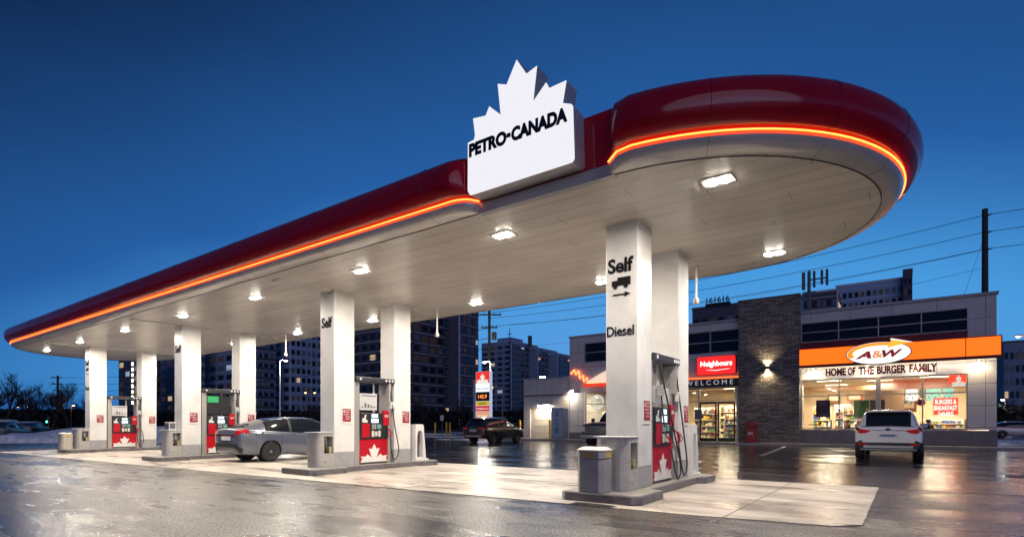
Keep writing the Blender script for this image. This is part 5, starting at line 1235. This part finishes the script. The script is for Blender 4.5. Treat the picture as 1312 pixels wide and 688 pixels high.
wire((p1.x + 9, p1.y, h1 - 2.2), (p1.x + 1.5, p1.y + 2, 6), .2, 'slanting wire dropping behind the shop corner', .02)
# cell antenna on the roof behind the pier
p = at_y(1037, 378, 44.5); q = at_y(1037, 347, 44.5)
t = thing('cell_antenna', 'clustered cell antenna mast on the roof behind the stone pier', 'antenna', (p.x, 44.5, 7.2))
hh = q.z - 7.2
MB().tube([(0, 0, 0), (0, 0, hh)], .09, 8).build('mast', DGREY, t)
for a, r_, b in ((-.36, .16, 1.25), (-.02, .14, 1.5), (.32, .12, 1.15), (.80, .12, 1.0), (1.12, .12, 1.1)): MB().box(a - r_ * .62, a + r_ * .62, -.25, .05, hh - b - .1, hh - .1).build('panel', DGREY, t, bevel=.03)
MB().box(-.1, 1.1, -.05, .05, hh - .7, hh - .62).build('outrigger', DGREY, t); MB().box(-.4, .4, -.05, .05, hh - 1.6, hh - 1.5).build('outrigger', DGREY, t)
MB().box(-.6, .6, -.6, .6, 0, .8).build('plinth', DGREY, t)

# ================================================================== TOWER BLOCKS
TB = brick_mat('tower brick dark', (.07, .068, .095), (.10, .095, .13)); TG = brick_mat('tower concrete', (.17, .24, .36), (.23, .31, .44)); TP = brick_mat('tower pale', (.26, .36, .52), (.32, .42, .58))
TW = mat('tower window', (.02, .025, .035), .1, spec=.8); TWS = [TW, mat('tower window curtained', (.16, .17, .20), .5), mat('tower window dim', (.05, .045, .04), .3, em=(1, .6, .3), es=.014)]; SLAB = mat('balcony slab', (.62, .60, .66), .6); RAILM = mat('balcony rail', (.07, .08, .10), .5)
LITW = emit('lit apartment window', (1, .70, .40), .4); LITB = emit('cool lit window', (.6, .8, 1), .35)
def fit_end(x, y, px, axis):
    d = _ray(px, 0)
    return (x * d.y / d.x) if axis == 'y' else (y * d.x / d.y)
def tower(lab, px, dd, pxl, pxr, ytop, m, floors=None, bays=(8, 5), fh=2.95, slabs=True, litn=4, pent=True, name='apartment_block', grp='tower blocks beyond the street', rail=False):
    p = at_d(px, 543, dd); h = CH + (HYP - ytop) / FPX * dd
    yf = fit_end(p.x, p.y, pxr, 'y') if (pxr and px < 1100) else p.y + 18
    xl = fit_end(p.x, p.y, pxl, 'x') if pxl else p.x - 18
    LX_, LY_ = p.x - xl, yf - p.y
    t = thing(name, lab, 'building', (p.x, p.y, 0), 0, grp)
    MB().box(-LX_, 0, 0, LY_, 0, h).build('wall', m, t)
    MB().box(-LX_ - .1, .1, -.1, LY_ + .1, h + .01, h + .5).build('roof_edge', SLAB if slabs else DGREY, t)
    if pent: MB().box(-LX_ * .7, -LX_ * .25, LY_ * .25, LY_ * .7, h + .51, h + 3.4).build('rooftop_plant', m, t)
    nf = int((h - 3.5) / fh); faces = []
    for f, (nb_, L) in enumerate(((bays[0], LY_), (bays[1], LX_))):
        if nb_ < 1: continue
        bw = L / nb_
        for k in range(nf):
            z = h - 1.2 - (k + 1) * fh
            for b in range(nb_): faces.append((k, f, b, bw, z))
    wm = {}
    for f, (nb_, L) in enumerate(((bays[0], LY_), (bays[1], LX_))):
        if nb_ < 1: continue
        bw = L / nb_; ww = bw * .62
        wm[f] = (MB().box(0.0, .05, -ww / 2, ww / 2, .5, 2.0) if f == 0 else MB().box(-ww / 2, ww / 2, -.05, 0.0, .5, 2.0))
    proto = {}; rest = {0: MB(), 1: MB()}; lit = set(random.sample(range(min(len(faces), 160)), min(litn, len(faces))))
    rnd = list(range(len(faces))); cnt = 0
    for i, (k, f, b, bw, z) in enumerate(faces):
        loc = Vector((.02, (b + .5) * bw, z)) if f == 0 else Vector((-(b + .5) * bw, -.02, z))
        if i in lit:
            o = MB(); o.v = list(wm[f].v); o.f = list(wm[f].f); o = o.build('lit_window', random.choice([LITW, LITW, LITB]), t); o.location = loc; continue
        if cnt < 96:
            f_ = (f, random.choice((0, 0, 0, 1, 2)))
            if f_ not in proto: o = MB(); o.v = list(wm[f].v); o.f = list(wm[f].f); proto[f_] = o.build('window', TWS[f_[1]], t); proto[f_].location = loc
            else: o = proto[f_].copy(); COL.objects.link(o); o.location = loc
            cnt += 1
        else: rest[f].add([tuple(Vector(v) + loc) for v in wm[f].v], wm[f].f)
    rr = MB(); rr.add(rest[0].v, rest[0].f); rr.add(rest[1].v, rest[1].f)
    if rr.v: tag(rr.build('far_windows', TW, t), kind='stuff')
    if slabs:
        for k in range(nf + 1):
            z = h - 1.2 - k * fh - .3
            MB().box(-LX_ - (.02 if bays[1] else -.5), .9 if rail else .25, -.25 if bays[1] else .3, LY_ + .02, z, z + .16).build('floor_slab', SLAB, t)
            if rail and k: MB().box(.84, .9, .2, LY_ - .2, z + .17, z + 1.15).build('balcony_rail', RAILM, t)
    # vertical piers
    if bays[0]:
        for b in range(0, bays[0] + 1, 2): MB().box(.0, .32, b * LY_ / bays[0] - .12, b * LY_ / bays[0] + .12, 0, h - .2).build('pier', SLAB if b in (0,) else m, t)
    return t
tower('tall dark brick tower block right of the near left columns', 505, 150, 452, 588, 345, TB, bays=(8, 5), litn=3)
tower('slim dark brick tower wing with grid of windows left of the price pylon', 588, 158, 575, 613, 330, TB, bays=(5, 0), litn=3, pent=False)
tower('blue grey stepped apartment block right of the utility pole', 655, 290, 617, 689, 437, TG, bays=(6, 4), litn=4, rail=True)
tower('lower apartment wing with long balconies behind the garage', 689, 300, None, 714, 446, TG, bays=(6, 0), litn=3, rail=True, pent=False)
tower('lowest apartment wing meeting the shop roof at the left', 714, 305, None, 735, 453, TG, bays=(5, 0), litn=2, rail=True, pent=False)
tower('wide tower with balconies behind the silver sedan', 322, 165, 258, 352, 405, TG, bays=(4, 6), litn=4, rail=True)
tower('pale blue tower right of the pale street lamp', 372, 175, 352, 418, 392, TP, bays=(7, 2), litn=3)
tower('dark tower with a column of lit stair windows at the left', 176, 160, 152, 206, 452, TB, bays=(5, 3), litn=2, slabs=False)
tower('mid blue tower seen between the two left islands', 248, 170, 206, 262, 436, TG, bays=(3, 5), litn=3, rail=False)
tower('glass condominium on the skyline above the restaurant', 1166, 150, 1071, 1166, 356, TP, bays=(1, 12), litn=3, pent=False)
tower('slim stair tower at the end of the skyline condominium', 1169, 148, 1157, 1172, 346, TB, bays=(0, 2), litn=0, slabs=False, pent=False)
tower('lower dark condominium wing behind the stone pier', 1072, 140, 1028, 1078, 372, TB, bays=(1, 7), litn=3, pent=False)
tower('low dark building behind the shop roof left of the pier', 1000, 110, 887, 1010, 384, TB, bays=(1, 10), litn=2, slabs=False, pent=False)
tower('dark office block at the right edge beyond the shop', 1345, 120, 1286, 1360, 436, TG, bays=(1, 8), litn=3, slabs=False, pent=False)
# column of lit stair windows
p = at_d(176, 543, 160)
t = thing('lit_stairwell', 'vertical row of lit stair lamps on the leftmost dark tower', 'lights', (at_d(161, 543, 159).x, p.y - .6, 0))
for k in range(8):
    z = CH + (HYP - (466 + 7.1 * k)) / FPX * 160; MB().box(-.35, .35, -.2, 0, z - .45, z + .45).build('lamp', emit('stair lamp', (1, .85, .65), 5), t)
# roof lettering on the low building behind the pier
p = at_d(905, 391, 108); p2_ = at_d(929, 385, 108)
t = thing('roof_lettering', 'small dark rooftop numerals behind the shop roof', 'lettering', (p.x, p.y, p.z)); t.rotation_euler = (0, 0, 0)
text_mb('161616', (p2_ - p).length * 1.15, 1.1, .1, .02, org=(0, 0, .3)).build('numerals', BLACK, t); MB().box(-.2, (p2_ - p).length * 1.2, 0, .1, -.6, .25).build('frame', BLACK, t)
# thin radio mast far away
p = at_d(653, 543, 200); h = CH + (HYP - 421) / FPX * 200
t = thing('radio_mast', 'thin radio mast standing before the stepped apartment block', 'mast', (p.x, p.y, 0)); MB().tube([(0, 0, 0), (0, 0, h)], [.3, .12], 6).build('mast', WIRE, t)
for dz in (2, 5, 8): MB().box(-1.0, 1.0, -.1, .1, h - dz - .1, h - dz + .1).build('crossbar', WIRE, t)
# chimney on the block
p = at_d(677, 441, 292); t = thing('chimney_stack', 'dark chimney on the stepped apartment roof', 'chimney', (p.x - 1, p.y + 3, p.z - 1)); MB().box(-.8, .8, -.8, .8, 0, 5.5).build('stack', DGREY, t); MB().box(-1, 1, -1, 1, 5.5, 5.9).build('cap', DGREY, t)

# ================================================================== TREES
BARK = mat('bark', (.035, .028, .024), .85, noise=.3)
def bare_tree(h, seed, spread=.55):
    rnd = random.Random(seed); tr_, cw = MB(), MB()
    def limb(p, d, L, r, lv):
        n = 4; pts = [p]; q = p.copy(); dd = d.copy()
        for i in range(n):
            dd = (dd + Vector((rnd.uniform(-.18, .18), rnd.uniform(-.18, .18), rnd.uniform(-.04, .12)))).normalized(); q = q + dd * L / n; pts.append(q.copy())
        rad = [r * (1 - .55 * i / n) for i in range(n + 1)]
        (tr_ if lv == 0 else cw).tube(pts, rad, 7 if lv == 0 else (5 if lv == 1 else 3))
        if lv >= 4: return
        for k in range([7, 6, 5, 4][lv]):
            t_ = rnd.uniform(.25, 1.0) if lv else rnd.uniform(.3, 1.0); i = min(n - 1, int(t_ * n)); s_ = pts[i].lerp(pts[i + 1], t_ * n - i)
            a = rnd.uniform(0, tau); e = Vector((cos(a), sin(a), rnd.uniform(.2, 1.1))).normalized()
            limb(s_, (dd * .45 + e * .8).normalized(), L * rnd.uniform(.42, .66), max(.018, r * .45), lv + 1)
    limb(Vector((0, 0, 0)), Vector((0, 0, 1)), h * .55, h * .022, 0)
    return tr_, cw
def mk_tree(px, dd, ytop, seed, lab):
    p = at_d(px, 543, dd); h = (CH + (HYP - ytop) / FPX * dd) * 1.28
    t = thing('bare_tree', lab, 'tree', (p.x, p.y, 0), 0, 'bare winter trees')
    a, b = bare_tree(h * .95, seed); a.build('trunk', BARK, t); b.build('crown', BARK, t); return t
T1 = mk_tree(8, 75, 482, 1, 'bare winter tree at the left edge of the picture'); T2 = mk_tree(66, 80, 493, 2, 'bare winter tree left of the distant utility pole')
def cp_tree(src, px, dd, sc, rz, lab):
    p = at_d(px, 543, dd); c = dup(src, (p.x, p.y, 0), rz, lab, 'bare winter trees'); c.scale = (sc, sc, sc); return c
for i, (px, dd, s_, q, lab) in enumerate([(-18, 82, 1.0, 1, 'bare winter tree cut by the left picture edge'), (32, 85, .85, 2, 'bare winter tree between the far left street lamps'), (88, 88, .95, 1, 'bare winter tree right of the distant utility pole'), (48, 95, .9, 1, 'bare winter tree farthest back at the left'), (105, 92, .85, 2, 'bare winter tree touching the farthest column'),
                                         (395, 100, .75, 2, 'bare tree before the pale blue tower'), (498, 95, .7, 1, 'bare tree between the columns of the second island'), (545, 100, .8, 2, 'bare tree before the dark brick tower'), (590, 100, .7, 1, 'bare tree left of the price pylon'), (662, 110, .75, 2, 'bare tree left of the garage wing'), (1296, 75, .55, 1, 'small bare tree right of the shop corner')]):
    cp_tree(T1 if q == 1 else T2, px, dd, s_, i * 1.3, lab)
# dark shrub belt: countless twigs far off
def shrub_belt(name, pts, h, n, seed):
    rnd = random.Random(seed); mb = MB()
    for k in range(n):
        a = rnd.random(); i = min(len(pts) - 2, int(a * (len(pts) - 1))); b = a * (len(pts) - 1) - i
        p = Vector(pts[i]).lerp(Vector(pts[i + 1]), b) + Vector((rnd.uniform(-2, 2), rnd.uniform(-3, 3), 0)); z = rnd.random() ** .8 * h
        s_ = rnd.uniform(.12, .35); e = Vector((rnd.uniform(-1, 1), rnd.uniform(-1, 1), rnd.uniform(-.6, 1))).normalized(); f = e.orthogonal().normalized()
        c = p + Vector((0, 0, z)); mb.add([c + e * s_ * 2, c + f * s_, c - e * s_ * 2, c - f * s_], [(0, 1, 2, 3)])
    return tag(mb.build(name, mat('dark twigs', (.02, .022, .02), .9)), kind='stuff')
shrub_belt('shrubbery', [at_d(-60, 543, 92)[:2] + (0,), at_d(60, 543, 96)[:2] + (0,), at_d(150, 543, 100)[:2] + (0,)], 3.6, 6000, 3)
shrub_belt('shrubbery', [at_d(190, 543, 120)[:2] + (0,), at_d(420, 543, 110)[:2] + (0,), at_d(700, 543, 115)[:2] + (0,)], 3.8, 9000, 4)
shrub_belt('shrubbery', [at_d(1279, 543, 62)[:2] + (0,), at_d(1380, 543, 60)[:2] + (0,)], 3.0, 2500, 5)
# ================================================================== SNOW
def snow_patch(cx, cy, lx, ly, h, seed, rz=0):
    rnd = random.Random(seed); nx, ny = 36, 16; vs = []; fs = []
    ph = [(rnd.uniform(0, 6), rnd.uniform(.6, 3.2), rnd.uniform(.6, 3.2)) for _ in range(6)]
    for i in range(nx + 1):
        for j in range(ny + 1):
            u = i / nx * 2 - 1; v = j / ny * 2 - 1; e = max(0, 1 - (abs(u) ** 3 + abs(v) ** 2.2))
            bump = .62 + sum(sin(a + u * b * 3 + v * c * 2) for a, b, c in ph) / 9
            x = u * lx / 2 * (1 + .08 * sin(7 * v + seed)); y = v * ly / 2 * (1 + .15 * sin(9 * u + seed)); z = h * (e ** .5) * max(.1, bump) - (.03 if e <= 0 else 0)
            vs.append((cx + x * cos(rz) - y * sin(rz), cy + x * sin(rz) + y * cos(rz), z))
    for i in range(nx):
        for j in range(ny): a = i * (ny + 1) + j; fs.append((a, a + ny + 1, a + ny + 2, a + 1))
    return MB().add(vs, fs).build('snow', SNOW, smooth=True)
a = at_z(15, 568); tag(snow_patch(a.x - 3, a.y + 2, 24, 5, 1.25, 2, R(34)), kind='stuff')
a = at_z(52, 566); tag(snow_patch(a.x, a.y + 1.5, 7, 3, .55, 5, R(30)), kind='stuff')
for px, y, lx, ly, h, s_ in ((570, 560, 14, 1.2, .12, 3), (640, 555, 18, 1.5, .14, 4), (530, 556, 12, 1.5, .12, 6), (600, 563.5, 6, .9, .07, 7), (695, 556, 9, 1.4, .12, 9), (1300, 574, 6, 1.6, .12, 8), (1296, 566, 7, 1.6, .16, 10), (330, 556, 14, 1.2, .12, 11), (20, 553, 24, 2, .2, 12)):
    a = at_z(px, y); tag(snow_patch(a.x, a.y, lx, ly, h, s_, R(5)), kind='stuff')
# street beyond the lot and its kerb
tag(MB().box(-120, -24.5, 38.6, 39.0, 0, .12).build('kerb', CONC), kind='structure')
